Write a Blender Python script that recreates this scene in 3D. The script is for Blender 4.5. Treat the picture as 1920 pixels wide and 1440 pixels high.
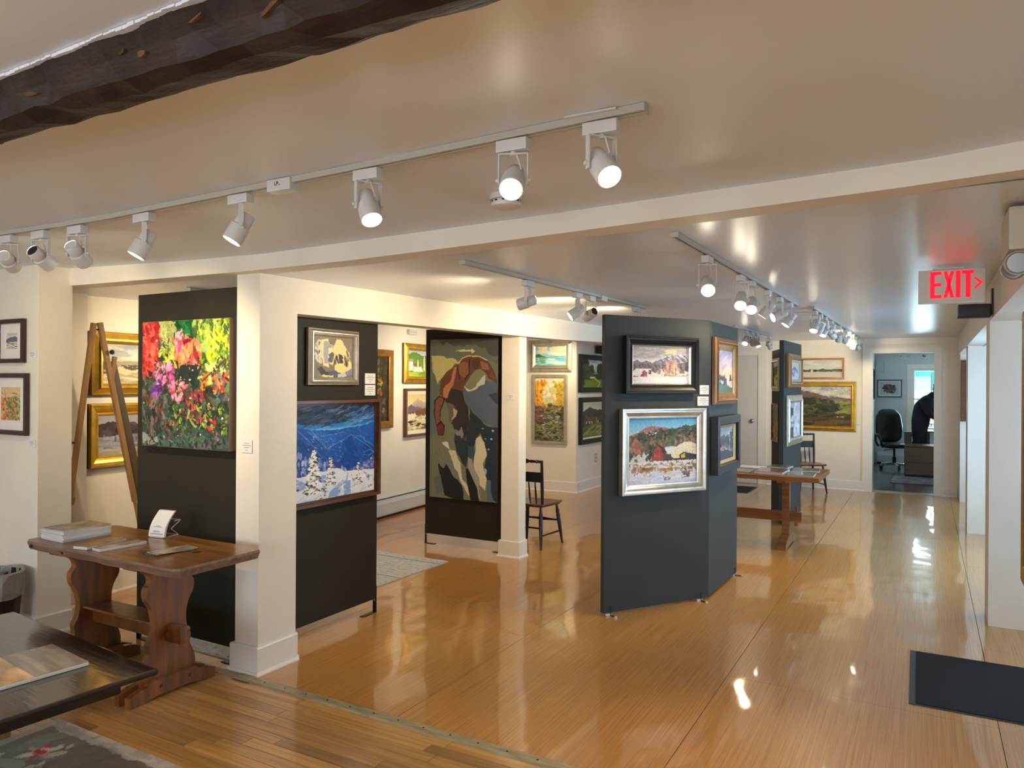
import bpy, bmesh, math, random
import numpy as np
from mathutils import Vector, Matrix

for o in list(bpy.data.objects):
    bpy.data.objects.remove(o, do_unlink=True)
SC = bpy.context.scene
COL = SC.collection
R = math.radians
PI = math.pi

# ------------------------------------------------------------------ camera
cam = bpy.data.objects.new('camera', bpy.data.cameras.new('camera'))
COL.objects.link(cam)
cam.data.sensor_fit = 'HORIZONTAL'
cam.data.sensor_width = 36.0
cam.data.lens = 36.0 * 1390.0 / 1920.0
cam.data.clip_start = 0.02
cam.data.clip_end = 200
cam.matrix_world = (Matrix.Translation((0, 0, 1.62)) @ Matrix.Rotation(R(29.2), 4, 'Z')
                    @ Matrix.Rotation(R(90.0), 4, 'X') @ Matrix.Rotation(R(0.35), 4, 'Z'))
SC.camera = cam

# ------------------------------------------------------------------ world, daylight, exposure
SC.view_settings.view_transform = 'Standard'
SC.view_settings.look = 'None'
SC.view_settings.gamma = 1.0
SC.view_settings.use_curve_mapping = False
SC.view_settings.exposure = 1.0
SC.cycles.use_denoising = True
SC.cycles.max_bounces = 6
SC.cycles.diffuse_bounces = 4
SC.cycles.glossy_bounces = 3
SC.cycles.sample_clamp_indirect = 6.0
SC.cycles.use_adaptive_sampling = True
SC.cycles.adaptive_threshold = 0.05
SC.cycles.caustics_reflective = False
SC.cycles.caustics_refractive = False
world = bpy.data.worlds.new('sky'); SC.world = world
world.use_nodes = True
wb = world.node_tree.nodes['Background']
wb.inputs[0].default_value = (0.62, 0.82, 1.0, 1)
wb.inputs[1].default_value = 1.6

SPOT_W = 20.0        # one halogen lamp
DAY = 1.0            # scale of the daylight coming in through the windows

def area(name, loc, rot, sx, sy, w, col):
    l = bpy.data.lights.new(name, 'AREA'); l.shape = 'RECTANGLE'
    l.size = sx; l.size_y = sy; l.energy = w; l.color = col
    o = bpy.data.objects.new(name, l); COL.objects.link(o)
    o.location = loc; o.rotation_euler = rot
    return o
DAYC = (0.38, 0.67, 1.0)
# daylight just outside the windows of the side bay (east), the shop front (behind) and the office
for yy, ww in ((4.95, 9), (7.9, 52), (11.2, 26)):
    area('daylight_bay', (1.86, yy, 1.30), (0, R(90), 0), 1.35, 1.5, ww * DAY, DAYC)
for xx in (-4.6, -2.2, 0.2):
    area('daylight_front', (xx, -3.25, 1.35), (R(90), 0, 0), 1.5, 1.5, 26 * DAY, (0.95, 0.96, 1.0))
area('daylight_office', (0.35, 17.85, 1.40), (R(-90), 0, 0), 1.5, 1.3, 60 * DAY, (0.62, 0.88, 1.0))
area('daylight_annex', (-6.15, 5.3, 1.45), (0, R(-90), 0), 1.0, 0.8, 22 * DAY, DAYC)

# ------------------------------------------------------------------ helpers
def S(h):
    """sRGB hex -> linear rgb"""
    h = h.lstrip('#')
    out = []
    for i in (0, 2, 4):
        c = int(h[i:i+2], 16) / 255.0
        out.append(c / 12.92 if c <= 0.04045 else ((c + 0.055) / 1.055) ** 2.4)
    return tuple(out)

MATS = {}
def mat(name, col, rough=0.5, metal=0.0, spec=0.5, noise=None, bump=None, coat=0.0, emit=None, es=0.0, coat_rough=0.08):
    """noise=(scale xyz, amount, detail); bump=(scale xyz, strength)"""
    if name in MATS: return MATS[name]
    m = bpy.data.materials.new(name); m.use_nodes = True
    nt = m.node_tree; b = nt.nodes['Principled BSDF']
    c = S(col) if isinstance(col, str) else col
    b.inputs['Base Color'].default_value = (*c, 1)
    b.inputs['Roughness'].default_value = rough
    b.inputs['Metallic'].default_value = metal
    b.inputs['Specular IOR Level'].default_value = spec
    if coat:
        b.inputs['Coat Weight'].default_value = coat
        b.inputs['Coat Roughness'].default_value = coat_rough
    if emit:
        b.inputs['Emission Color'].default_value = (*(S(emit) if isinstance(emit, str) else emit), 1)
        b.inputs['Emission Strength'].default_value = es
    tc = None
    def coords(sc):
        nonlocal tc
        if tc is None: tc = nt.nodes.new('ShaderNodeTexCoord')
        mp = nt.nodes.new('ShaderNodeMapping'); mp.inputs['Scale'].default_value = sc
        nt.links.new(tc.outputs['Object'], mp.inputs['Vector'])
        return mp.outputs['Vector']
    if noise:
        sc, amt, det = noise
        n = nt.nodes.new('ShaderNodeTexNoise'); n.inputs['Scale'].default_value = 1.0
        n.inputs['Detail'].default_value = det
        nt.links.new(coords(sc), n.inputs['Vector'])
        rp = nt.nodes.new('ShaderNodeValToRGB')
        lo = [max(0, x * (1 - amt)) for x in c]; hi = [min(1, x * (1 + amt)) for x in c]
        rp.color_ramp.elements[0].position = 0.3; rp.color_ramp.elements[0].color = (*lo, 1)
        rp.color_ramp.elements[1].position = 0.7; rp.color_ramp.elements[1].color = (*hi, 1)
        nt.links.new(n.outputs['Fac'], rp.inputs['Fac'])
        nt.links.new(rp.outputs['Color'], b.inputs['Base Color'])
    if bump:
        sc, st = bump
        n = nt.nodes.new('ShaderNodeTexNoise'); n.inputs['Scale'].default_value = 1.0
        n.inputs['Detail'].default_value = 3
        nt.links.new(coords(sc), n.inputs['Vector'])
        bp = nt.nodes.new('ShaderNodeBump'); bp.inputs['Strength'].default_value = st
        bp.inputs['Distance'].default_value = 0.01
        nt.links.new(n.outputs['Fac'], bp.inputs['Height'])
        nt.links.new(bp.outputs['Normal'], b.inputs['Normal'])
        if coat: nt.links.new(bp.outputs['Normal'], b.inputs['Coat Normal'])
    MATS[name] = m
    return m

def tag(o, label=None, cat=None, group=None, kind=None):
    if label: o['label'] = label
    if cat: o['category'] = cat
    if group: o['group'] = group
    if kind: o['kind'] = kind
    return o

def empty(name, loc, rz=0.0, label=None, cat=None, group=None, kind=None):
    o = bpy.data.objects.new(name, None); COL.objects.link(o)
    o.empty_display_size = 0.05
    o.location = loc; o.rotation_euler = (0, 0, rz)
    return tag(o, label, cat, group, kind)

class MB:
    def __init__(s): s.v = []; s.f = []; s.mi = []; s.m = 0
    def add(s, vs, fs):
        b = len(s.v); s.v += [tuple(p) for p in vs]
        for f in fs: s.f.append(tuple(b + i for i in f)); s.mi.append(s.m)
        return s
    def box(s, a, b, bev=0.0):
        x0, y0, z0 = [min(a[i], b[i]) for i in range(3)]; x1, y1, z1 = [max(a[i], b[i]) for i in range(3)]
        if bev <= 0:
            return s.add([(x0,y0,z0),(x1,y0,z0),(x1,y1,z0),(x0,y1,z0),(x0,y0,z1),(x1,y0,z1),(x1,y1,z1),(x0,y1,z1)],
                  [(3,2,1,0),(4,5,6,7),(0,1,5,4),(1,2,6,5),(2,3,7,6),(3,0,4,7)])
        bm = bmesh.new(); bmesh.ops.create_cube(bm, size=1)
        for v in bm.verts:
            v.co = Vector(((x0+x1)/2 + v.co.x*(x1-x0), (y0+y1)/2 + v.co.y*(y1-y0), (z0+z1)/2 + v.co.z*(z1-z0)))
        bmesh.ops.bevel(bm, geom=bm.edges[:], offset=bev, segments=2, affect='EDGES', profile=0.7)
        bm.verts.index_update()
        s.add([v.co.copy() for v in bm.verts], [[v.index for v in f.verts] for f in bm.faces]); bm.free(); return s
    def xbox(s, M, a, b, bev=0.0):
        n = len(s.v); s.box(a, b, bev)
        for i in range(n, len(s.v)): s.v[i] = tuple(M @ Vector(s.v[i]))
        return s
    def prism(s, poly, axis, a, b):
        """polygon (2d) extruded along axis from a to b. axis 'x': (y,z); 'y': (x,z); 'z': (x,y)"""
        n = len(poly)
        def P(p, t):
            return (t, p[0], p[1]) if axis == 'x' else (p[0], t, p[1]) if axis == 'y' else (p[0], p[1], t)
        ar = sum(poly[i][0]*poly[(i+1) % n][1] - poly[(i+1) % n][0]*poly[i][1] for i in range(n))
        if (ar < 0) != (axis == 'y'): poly = poly[::-1]
        vs = [P(p, a) for p in poly] + [P(p, b) for p in poly]
        fs = [tuple(range(n-1, -1, -1)), tuple(range(n, 2*n))]
        fs += [(i, (i+1) % n, n+(i+1) % n, n+i) for i in range(n)]
        if a > b: fs = [f[::-1] for f in fs]
        return s.add(vs, fs)
    def tube(s, p0, p1, r0, r1=None, n=10, cap=True):
        if r1 is None: r1 = r0
        p0, p1 = Vector(p0), Vector(p1); d = (p1-p0).normalized()
        u = d.orthogonal().normalized(); w = d.cross(u)
        vs = []
        for p, r in ((p0, r0), (p1, r1)):
            vs += [p + (u*math.cos(2*PI*i/n) + w*math.sin(2*PI*i/n))*r for i in range(n)]
        fs = [(i, (i+1) % n, n+(i+1) % n, n+i) for i in range(n)]
        if cap: fs += [tuple(range(n-1, -1, -1)), tuple(range(n, 2*n))]
        return s.add(vs, fs)
    def path(s, pts, r, n=6):
        for a, b in zip(pts, pts[1:]): s.tube(a, b, r, r, n)
        return s
    def lathe(s, p0, p1, prof, n=16, cap=True):
        """prof: list of (t, radius) along p0->p1, t in 0..1"""
        p0, p1 = Vector(p0), Vector(p1); d = (p1-p0); dn = d.normalized()
        u = dn.orthogonal().normalized(); w = dn.cross(u); vs = []; k = len(prof)
        for t, r in prof:
            vs += [p0 + d*t + (u*math.cos(2*PI*i/n) + w*math.sin(2*PI*i/n))*r for i in range(n)]
        fs = []
        for j in range(k-1):
            fs += [(j*n+i, j*n+(i+1) % n, (j+1)*n+(i+1) % n, (j+1)*n+i) for i in range(n)]
        if cap: fs += [tuple(range(n-1, -1, -1)), tuple(range((k-1)*n, k*n))]
        return s.add(vs, fs)
    def build(s, name, m, parent=None, smooth=False, loc=None, rz=None):
        me = bpy.data.meshes.new(name); me.from_pydata(s.v, [], s.f); me.update()
        for x in (m if isinstance(m, (list, tuple)) else [m]): me.materials.append(x)
        if isinstance(m, (list, tuple)):
            for p, i in zip(me.polygons, s.mi): p.material_index = i
        if smooth:
            for p in me.polygons: p.use_smooth = True
            try: me.set_sharp_from_angle(angle=R(38))
            except Exception: pass
        o = bpy.data.objects.new(name, me); COL.objects.link(o)
        if parent is not None: o.parent = parent
        if loc is not None: o.location = loc
        if rz is not None: o.rotation_euler = (0, 0, rz)
        return o

def copy_tree(o, parent=None):
    c = o.copy(); COL.objects.link(c); c.parent = parent
    for ch in list(o.children):
        copy_tree(ch, c)
    return c

def lerp(pts, x):
    if x <= pts[0][0]: return pts[0][1]
    for (a, va), (b, vb) in zip(pts, pts[1:]):
        if x <= b: return va + (vb-va)*(x-a)/(b-a)
    return pts[-1][1]

# ------------------------------------------------------------------ materials
M_wall = mat('wall_paint', (0.82, 0.78, 0.68), 0.55, noise=((3, 3, 3), 0.03, 3), bump=((60, 60, 60), 0.04))
M_trim = mat('trim_paint', (0.82, 0.80, 0.73), 0.35)
M_ceil = mat('ceiling_gloss_paint', (0.74, 0.775, 0.82), 0.30, spec=0.6, noise=((1.2, 1.2, 1.2), 0.03, 2), bump=((1.6, 2.6, 1), 0.10))
M_ceil_flat = mat('ceiling_paint_front', (0.73, 0.785, 0.86), 0.42, bump=((2.5, 2.5, 1), 0.05))
M_office = mat('office_wall_paint', (0.66, 0.68, 0.67), 0.6)
M_green = mat('green_panel_paint', (0.026, 0.024, 0.016), 0.6, spec=0.2, noise=((4, 4, 4), 0.08, 3))
M_grey_green = mat('slate_panel_paint', (0.050, 0.057, 0.053), 0.6, spec=0.25, noise=((4, 4, 4), 0.06, 3))
M_black_metal = mat('black_steel', (0.012, 0.012, 0.012), 0.4)
M_white_metal = mat('white_enamel', (0.66, 0.66, 0.64), 0.35)
M_track = mat('track_enamel', (0.50, 0.48, 0.42), 0.4)
M_dark = mat('dark_recess', (0.01, 0.01, 0.01), 0.7)
M_lens = mat('lit_lens', (1, 1, 1), 0.3, emit=(1.0, 0.88, 0.68), es=22)
M_lens_off = mat('lens_glass', (0.25, 0.25, 0.24), 0.15)
M_pine = mat('stained_pine', (0.26, 0.108, 0.024), 0.32, noise=((2.2, 26, 26), 0.42, 5), coat=0.35, coat_rough=0.15)
M_pine_leg = mat('stained_pine_upright', (0.20, 0.074, 0.017), 0.36, noise=((26, 26, 2.4), 0.45, 5), coat=0.25, coat_rough=0.2)
M_pine_edge = mat('worn_pine_edge', (0.21, 0.12, 0.075), 0.5, noise=((3, 30, 30), 0.35, 5))
M_maple_t = mat('honey_table_wood', (0.25, 0.10, 0.025), 0.5, spec=0.3, noise=((2, 24, 24), 0.35, 5))
M_blackpaint = mat('black_chair_paint', (0.010, 0.009, 0.010), 0.28)
M_seatwood = mat('brown_chair_seat', (0.13, 0.055, 0.025), 0.3, noise=((20, 3, 3), 0.3, 3), coat=0.3)
M_seatred = mat('red_brown_chair_seat', (0.22, 0.055, 0.035), 0.3, coat=0.3)
M_blackgloss = mat('black_lacquer', (0.010, 0.008, 0.006), 0.14, coat=0.8, coat_rough=0.12, noise=((3, 18, 3), 0.4, 4), bump=((5, 40, 5), 0.08))
M_easel = mat('easel_beech', (0.36, 0.20, 0.075), 0.45, noise=((20, 20, 2), 0.25, 4))
M_paper = mat('white_paper', (0.80, 0.80, 0.80), 0.6)
M_ink = mat('grey_ink', (0.25, 0.25, 0.25), 0.7)
M_gold = mat('gold_leaf', (0.70, 0.42, 0.055), 0.30, metal=0.75, noise=((12, 12, 12), 0.18, 4))
M_gold_dark = mat('dark_gold_edge', (0.20, 0.09, 0.018), 0.4, metal=0.4)  # darker, less metallic gold for frame rims and drawer knobs
M_gold_brown = mat('brown_gold_frame', (0.34, 0.17, 0.035), 0.4, metal=0.45, noise=((15, 15, 15), 0.2, 4))
M_pale_gold = mat('pale_gold', (0.70, 0.50, 0.24), 0.35, metal=0.6)
M_silver = mat('silver_leaf', (0.66, 0.62, 0.53), 0.28, metal=0.85, noise=((14, 14, 14), 0.12, 4))
M_pewter = mat('pewter_leaf', (0.46, 0.40, 0.29), 0.36, metal=0.6, noise=((14, 14, 14), 0.15, 4))
M_frame_black = mat('black_frame', (0.012, 0.011, 0.011), 0.38, spec=0.3)
M_frame_walnut = mat('walnut_frame', (0.11, 0.040, 0.014), 0.35, noise=((6, 30, 30), 0.35, 4))
M_frame_cherry = mat('dark_cherry_frame', (0.035, 0.013, 0.010), 0.3)
M_oak_frame = mat('oak_frame', (0.36, 0.16, 0.045), 0.35, metal=0.2, noise=((25, 25, 4), 0.2, 4))
M_linen = mat('linen_liner', (0.55, 0.50, 0.40), 0.7)
M_cream_liner = mat('cream_liner', (0.74, 0.70, 0.56), 0.6)
M_matboard = mat('white_matboard', (0.80, 0.79, 0.74), 0.7)
M_canvas_edge = mat('canvas_edge', (0.20, 0.14, 0.11), 0.7)
M_canvas_edge_dark = mat('canvas_edge_dark', (0.05, 0.05, 0.045), 0.7)

# ---- floors
def floor_mat(name, c_lo, c_hi, along, rough, grain=(130, 2.2), coat=0.6, wav=0.03, island=False, mid=None, cr=0.06):
    m = bpy.data.materials.new(name); m.use_nodes = True
    nt = m.node_tree; b = nt.nodes['Principled BSDF']; L = nt.links
    tc = nt.nodes.new('ShaderNodeTexCoord')
    mp = nt.nodes.new('ShaderNodeMapping')
    mp.inputs['Scale'].default_value = (grain[1], grain[0], 1) if along == 'x' else (grain[0], grain[1], 1)
    L.new(tc.outputs['Object'], mp.inputs['Vector'])
    vec = mp.outputs['Vector']
    oi = nt.nodes.new('ShaderNodeObjectInfo')
    if island:
        ad = nt.nodes.new('ShaderNodeVectorMath'); ad.operation = 'ADD'
        sc = nt.nodes.new('ShaderNodeVectorMath'); sc.operation = 'SCALE'
        cx = nt.nodes.new('ShaderNodeCombineXYZ')
        for i in range(3): L.new(oi.outputs['Random'], cx.inputs[i])
        L.new(cx.outputs[0], sc.inputs[0]); sc.inputs['Scale'].default_value = 37
        L.new(vec, ad.inputs[0]); L.new(sc.outputs[0], ad.inputs[1]); vec = ad.outputs[0]
    n = nt.nodes.new('ShaderNodeTexNoise'); n.inputs['Scale'].default_value = 1; n.inputs['Detail'].default_value = 5
    n.inputs['Roughness'].default_value = 0.65
    L.new(vec, n.inputs['Vector'])
    rp = nt.nodes.new('ShaderNodeValToRGB')
    rp.color_ramp.elements[0].position = 0.32; rp.color_ramp.elements[0].color = (*c_lo, 1)
    rp.color_ramp.elements[1].position = 0.62; rp.color_ramp.elements[1].color = (*c_hi, 1)
    L.new(n.outputs['Fac'], rp.inputs['Fac'])
    hv = nt.nodes.new('ShaderNodeHueSaturation')
    L.new(rp.outputs['Color'], hv.inputs['Color'])
    mr = nt.nodes.new('ShaderNodeMapRange'); mr.inputs[3].default_value = 0.62 if island else 0.95; mr.inputs[4].default_value = 1.30 if island else 1.05
    L.new(oi.outputs['Random'], mr.inputs[0]); L.new(mr.outputs[0], hv.inputs['Value'])
    L.new(hv.outputs['Color'], b.inputs['Base Color'])
    b.inputs['Roughness'].default_value = rough
    b.inputs['Coat Weight'].default_value = coat; b.inputs['Coat Roughness'].default_value = cr; b.inputs['Coat IOR'].default_value = 1.42
    mp2 = nt.nodes.new('ShaderNodeMapping'); mp2.inputs['Scale'].default_value = (2.2, 1.5, 1)
    L.new(tc.outputs['Object'], mp2.inputs['Vector'])
    n2 = nt.nodes.new('ShaderNodeTexNoise'); n2.inputs['Scale'].default_value = 1; n2.inputs['Detail'].default_value = 1.5
    L.new(mp2.outputs['Vector'], n2.inputs['Vector'])
    bp = nt.nodes.new('ShaderNodeBump'); bp.inputs['Strength'].default_value = wav; bp.inputs['Distance'].default_value = 0.1
    L.new(n2.outputs['Fac'], bp.inputs['Height'])
    L.new(bp.outputs['Normal'], b.inputs['Normal']); L.new(bp.outputs['Normal'], b.inputs['Coat Normal'])
    MATS[name] = m
    return m
M_floor = floor_mat('varnished_fir_sheet', (0.47, 0.195, 0.036), (0.66, 0.315, 0.070), 'y', 0.28, grain=(120, 1.6), coat=0.8, wav=0.10, cr=0.06)
M_plank = floor_mat('maple_strip_floor', (0.40, 0.19, 0.046), (0.60, 0.33, 0.10), 'x', 0.30, grain=(45, 2.0), coat=0.6, wav=0.06, island=True, cr=0.09)
M_floor_dark = mat('office_floor', (0.085, 0.075, 0.068), 0.25, coat=0.4)
M_subfloor = mat('floor_joint', (0.05, 0.022, 0.008), 0.7)
# ------------------------------------------------------------------ the setting
ZN = [(-7, 2.36), (-4.84, 2.355), (-3.8, 2.322), (-3.1, 2.31), (-1.5, 2.338), (0, 2.375), (0.27, 2.395), (2.2, 2.40)]   # front ceiling
ZB = [(-7, 2.25), (-4.97, 2.245), (-3.82, 2.231), (-3.27, 2.226), (-2.5, 2.228), (-1.49, 2.25), (-0.09, 2.289), (0.27, 2.304), (2.2, 2.32)]  # beam
def zn(x): return lerp(ZN, x)
def zb(x): return lerp(ZB, x)
def zc(x, y):
    u = (x + 3.2) / 3.56; v = (y - 2.95) / 9.7
    return (2.228*(1-u) + 2.30*u)*(1-v) + (2.34*(1-u) + 2.354*u)*v
def zan(y): return 2.25 + 0.0227*(y - 3.0)

def struct(o, label, cat='wall'): return tag(o, label, cat, kind='structure')

# floors: main gallery of big varnished sheets
fl = MB().box((-6.3, 2.84, -0.06), (1.9, 12.66, -0.012)).build('floor', M_subfloor)
struct(fl, 'glossy honey wood floor of the main gallery in wide sheets', 'floor')
xs = [-6.3, -4.775, -3.505, -2.235, -0.96, 0.31, 1.58, 1.9]
for i, (xa, xb) in enumerate(zip(xs, xs[1:])):
    off = 0.0 if i % 2 else -1.22
    ys = [2.84] + [y for y in (5.42+off, 7.86+off, 10.3+off, 12.74+off) if 2.9 < y < 12.6] + [12.66]
    for ya, yb in zip(ys, ys[1:]):
        MB().box((xa+0.0014, ya+0.0008, -0.012), (xb-0.0014, yb-0.0008, 0.0), 0.0006).build('floor_sheet', M_floor, fl)
# front room: narrow strip boards
ff = MB().box((-7, -3.2, -0.06), (1.9, 2.81, -0.012)).build('floor.001', M_subfloor)
struct(ff, 'narrow strip wood floor of the front room', 'floor')
MB().box((-7, -3.2, -0.0115), (1.9, 1.395, -0.0002)).build('floor_field', M_plank, ff)
MB().box((-7, 1.396, -0.0115), (-4.96, 2.808, -0.0002)).build('floor_field', M_plank, ff)
random.seed(5)
BW = 0.0706
plank_mesh = {}
for r in range(20):
    y0 = 1.396 + r*BW
    x = -4.958 - random.random()*0.4
    while x < 0.6:
        ln = random.choice((0.45, 0.6, 0.75, 0.9, 1.1))
        x0, x1 = max(x, -4.958), x+ln
        key = round(x1-x0, 3)
        if key not in plank_mesh:
            plank_mesh[key] = MB().box((0, 0, -0.0115), (x1-x0-0.0028, BW-0.0026, 0.0), 0.0012).build('floor_board', M_plank, ff, loc=(x0, y0, 0))
        else:
            c = plank_mesh[key].copy(); COL.objects.link(c); c.location = (x0, y0, random.uniform(-0.0006, 0)); c.parent = ff
        x += ln
MB().box((0.6, 1.396, -0.0115), (1.9, 2.808, -0.0006)).build('floor_field', M_plank, ff)
# metal threshold with screw heads
M_thresh = mat('aged_brass_strip', (0.44, 0.37, 0.22), 0.42, metal=0.3, noise=((8, 40, 8), 0.25, 4))
th = MB().prism([(2.800, 0.0), (2.812, 0.006), (2.866, 0.006), (2.878, 0.0)], 'x', -3.18, 0.35).build('trim_1', M_thresh)
struct(th, 'dull brass threshold strip with screws between the two floors', 'threshold')
th2 = MB().prism([(2.800, 0.0), (2.810, 0.005), (2.860, 0.005), (2.870, 0.0)], 'x', -4.84, -3.182).build('strip_length', M_thresh, th)
tuck = MB().box((-3.30, 2.795, 0.006), (-3.18, 2.86, 0.009)).build('strip_overlap', M_thresh, th)
for i in range(22):
    MB().lathe((-3.1+i*0.15, 2.839, 0.0055), (-3.1+i*0.15, 2.839, 0.0072), [(0, 0.006), (1, 0.004)], 8).build('screw_head', M_dark, th)

# ceilings
def grid_slab(name, xs, ys, fz, up, m):
    nx, ny = len(xs), len(ys); mb = MB(); vs = []
    for y in ys:
        for x in xs: vs.append((x, y, fz(x, y)))
    for y in ys:
        for x in xs: vs.append((x, y, fz(x, y)+up))
    N = nx*ny; fs = []
    for j in range(ny-1):
        for i in range(nx-1):
            a = j*nx+i; fs.append((a, a+nx, a+nx+1, a+1)); fs.append((N+a, N+a+1, N+a+nx+1, N+a+nx))
    mb.add(vs, fs)
    o = mb.build(name, m)
    for p in o.data.polygons: p.use_smooth = True
    return o
lin = lambda a, b, n: [a+(b-a)*i/(n-1) for i in range(n)]
c1 = grid_slab('ceiling', lin(-3.38, 0.54, 9), lin(2.93, 12.66, 13), zc, 0.1, M_ceil)
struct(c1, 'glossy cream ceiling of the main gallery', 'ceiling')
c2 = grid_slab('ceiling.001', [-7, -6, -4.84, -4.3, -3.8, -3.4, -3.1, -2.5, -2, -1.5, -1, -0.5, 0, 0.27, 1, 1.9], [-3.2, 0, 1.5, 2.83], lambda x, y: zn(x), 0.1, M_ceil_flat)
struct(c2, 'cream ceiling of the front room above the long light track', 'ceiling')
c3 = grid_slab('ceiling.002', [-6.3, -4.8, -3.37], lin(2.9, 12.66, 6), lambda x, y: zan(y), 0.1, M_ceil)
struct(c3, 'pale ceiling of the left annex', 'ceiling')
c4 = MB().box((0.545, 2.96, 2.062), (1.9, 12.66, 2.5)).build('ceiling.003', M_ceil)
struct(c4, 'low soffit of the window bay on the right', 'ceiling')

# white dropped beam across the room
xb_ = [-7, -4.97, -4.4, -3.82, -3.27, -2.9, -2.5, -2.0, -1.49, -0.8, -0.09, 0.27, 1.0, 1.9]
mb = MB()
vs = []
for x in xb_:
    vs += [(x, 2.815, zb(x)), (x, 2.815, zn(x)+0.03), (x, 2.955, zn(x)+0.03), (x, 2.955, zb(x))]
fs = []
for i in range(len(xb_)-1):
    for k in range(4):
        a = i*4+k; b = i*4+(k+1) % 4; fs.append((a, b, b+4, a+4))
fs += [(0, 3, 2, 1), (len(vs)-4, len(vs)-3, len(vs)-2, len(vs)-1)]
bm_ = mb.add(vs, [f[::-1] for f in fs]).build('trim_2', M_wall)
struct(bm_, 'cream boxed beam dropped across the ceiling between the two rooms', 'beam')

def baseboard(parent, pts, h=0.15, t=0.020, name='baseboard', cap=0.012):
    """pts: floor polyline; the board stands on the left-hand side of the travel direction"""
    mb = MB()
    n = len(pts)
    def offs(d):
        out = []
        for i in range(n):
            p = Vector(pts[i]); ds = []
            if i > 0: ds.append((p - Vector(pts[i-1])).normalized())
            if i < n-1: ds.append((Vector(pts[i+1]) - p).normalized())
            ns = [Vector((-q.y, q.x)) for q in ds]
            if len(ns) == 2:
                b = (ns[0]+ns[1]); b = b / max(0.2, b.dot(ns[0])); out.append(p + b*d)
            else: out.append(p + ns[0]*d)
        return out
    prof = [(0.0, 0.0), (t+0.014, 0.0), (t+0.014, 0.008), (t+0.008, 0.018), (t, 0.021), (t, h-0.006), (t-0.006, h), (0.0, h)]
    L = [[(q.x, q.y, z) for q in offs(d)] for d, z in prof]
    k = len(prof); vs = []
    for i in range(n):
        for j in range(k): vs.append(L[j][i])
    fs = []
    for i in range(n-1):
        for j in range(k-1): fs.append((i*k+j, i*k+j+1, (i+1)*k+j+1, (i+1)*k+j))
    fs.append(tuple(range(k))); fs.append(tuple((n-1)*k+j for j in range(k-1, -1, -1)))
    return mb.add(vs, fs).build(name, M_trim, parent)

# left front wall block (small pictures hang here)
w = MB().box((-7, 2.62, 0), (-4.88, 2.83, 2.42)).build('wall_left_front', M_wall)
struct(w, 'cream wall end at far left with two small framed pictures')
baseboard(w, [(-4.88, 2.83), (-4.88, 2.62), (-7, 2.62)], 0.135)
# left wall of the annex
pl = [(-5.33, 2.80), (-5.33, 3.20), (-5.432, 3.20), (-5.43-0.078*7.2, 10.4)]
mb = MB()
for (xa, ya), (xb2, yb) in zip(pl, pl[1:]):
    mb.add([(xa, ya, 0), (xb2, yb, 0), (xb2, yb, 2.6), (xa, ya, 2.6), (xa-0.12, ya, 0), (xb2-0.12, yb, 0), (xb2-0.12, yb, 2.6), (xa-0.12, ya, 2.6)],
           [(0, 3, 2, 1), (3, 7, 6, 2), (4, 5, 6, 7), (0, 4, 7, 3), (1, 2, 6, 5)])
w = mb.build('wall_left', M_wall); struct(w, 'long cream left wall of the annex with gold-framed paintings')
def xl(y): return -5.432 - 0.078*(y-3.2)
RZL = math.atan2(1, -0.078)     # direction along the left wall
baseboard(w, [(-5.33, 3.20), (-5.33, 2.84)], 0.17)
baseboard(w, [(xl(3.75), 3.75), (xl(3.22), 3.22)], 0.17)
w = MB().box((-6.6, 10.1, 0), (-4.548, 10.25, 2.6)).build('wall_annex_back', M_wall)
struct(w, 'cream end wall of the annex with the lake and autumn paintings')
baseboard(w, [(-4.548, 10.13), (-4.548, 10.1), (-5.9, 10.1)], 0.16)
w = MB().box((-4.72, 10.251, 0), (-4.546, 12.65, 2.6)).build('wall_annex_side', M_wall)
struct(w, 'cream side wall with two dark-framed green landscapes')
baseboard(w, [(-4.546, 12.64), (-4.546, 10.14)], 0.16)

# left arcade: header and two columns
hb = [(3.18, 2.024), (6.65, 2.068), (7.9, 2.104), (12.65, 2.12)]
mb = MB(); vs = []
for y, z in hb:
    t = zc(-3.3, y)+0.06
    vs += [(-3.38, y, z), (-3.222, y, z), (-3.222, y, t), (-3.38, y, t)]
fs = [(i*4+k, i*4+(k+1) % 4, i*4+4+(k+1) % 4, i*4+4+k) for i in range(len(hb)-1) for k in range(4)]
fs += [(3, 2, 1, 0), (12, 13, 14, 15)]
h = mb.add(vs, fs).build('wall_left_header', M_wall)
struct(h, 'cream header spanning the columns of the left arcade')
c = MB().box((-3.405, 2.90, 0), (-3.222, 3.18, 2.30)).build('column', M_wall)
struct(c, 'broad square cream column standing beside the threshold strip', 'column')
baseboard(c, [(-3.224, 3.18), (-3.224, 2.90), (-3.405, 2.90), (-3.405, 3.18), (-3.224, 3.18)], 0.155)
c = MB().box((-3.485, 6.04, 0), (-3.30, 6.18, 2.085)).build('column.001', M_wall)
struct(c, 'slim square cream column right of the tall climber canvas', 'column')
baseboard(c, [(-3.30, 6.18), (-3.30, 6.04), (-3.485, 6.04), (-3.485, 6.18), (-3.30, 6.18)], 0.155)

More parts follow.
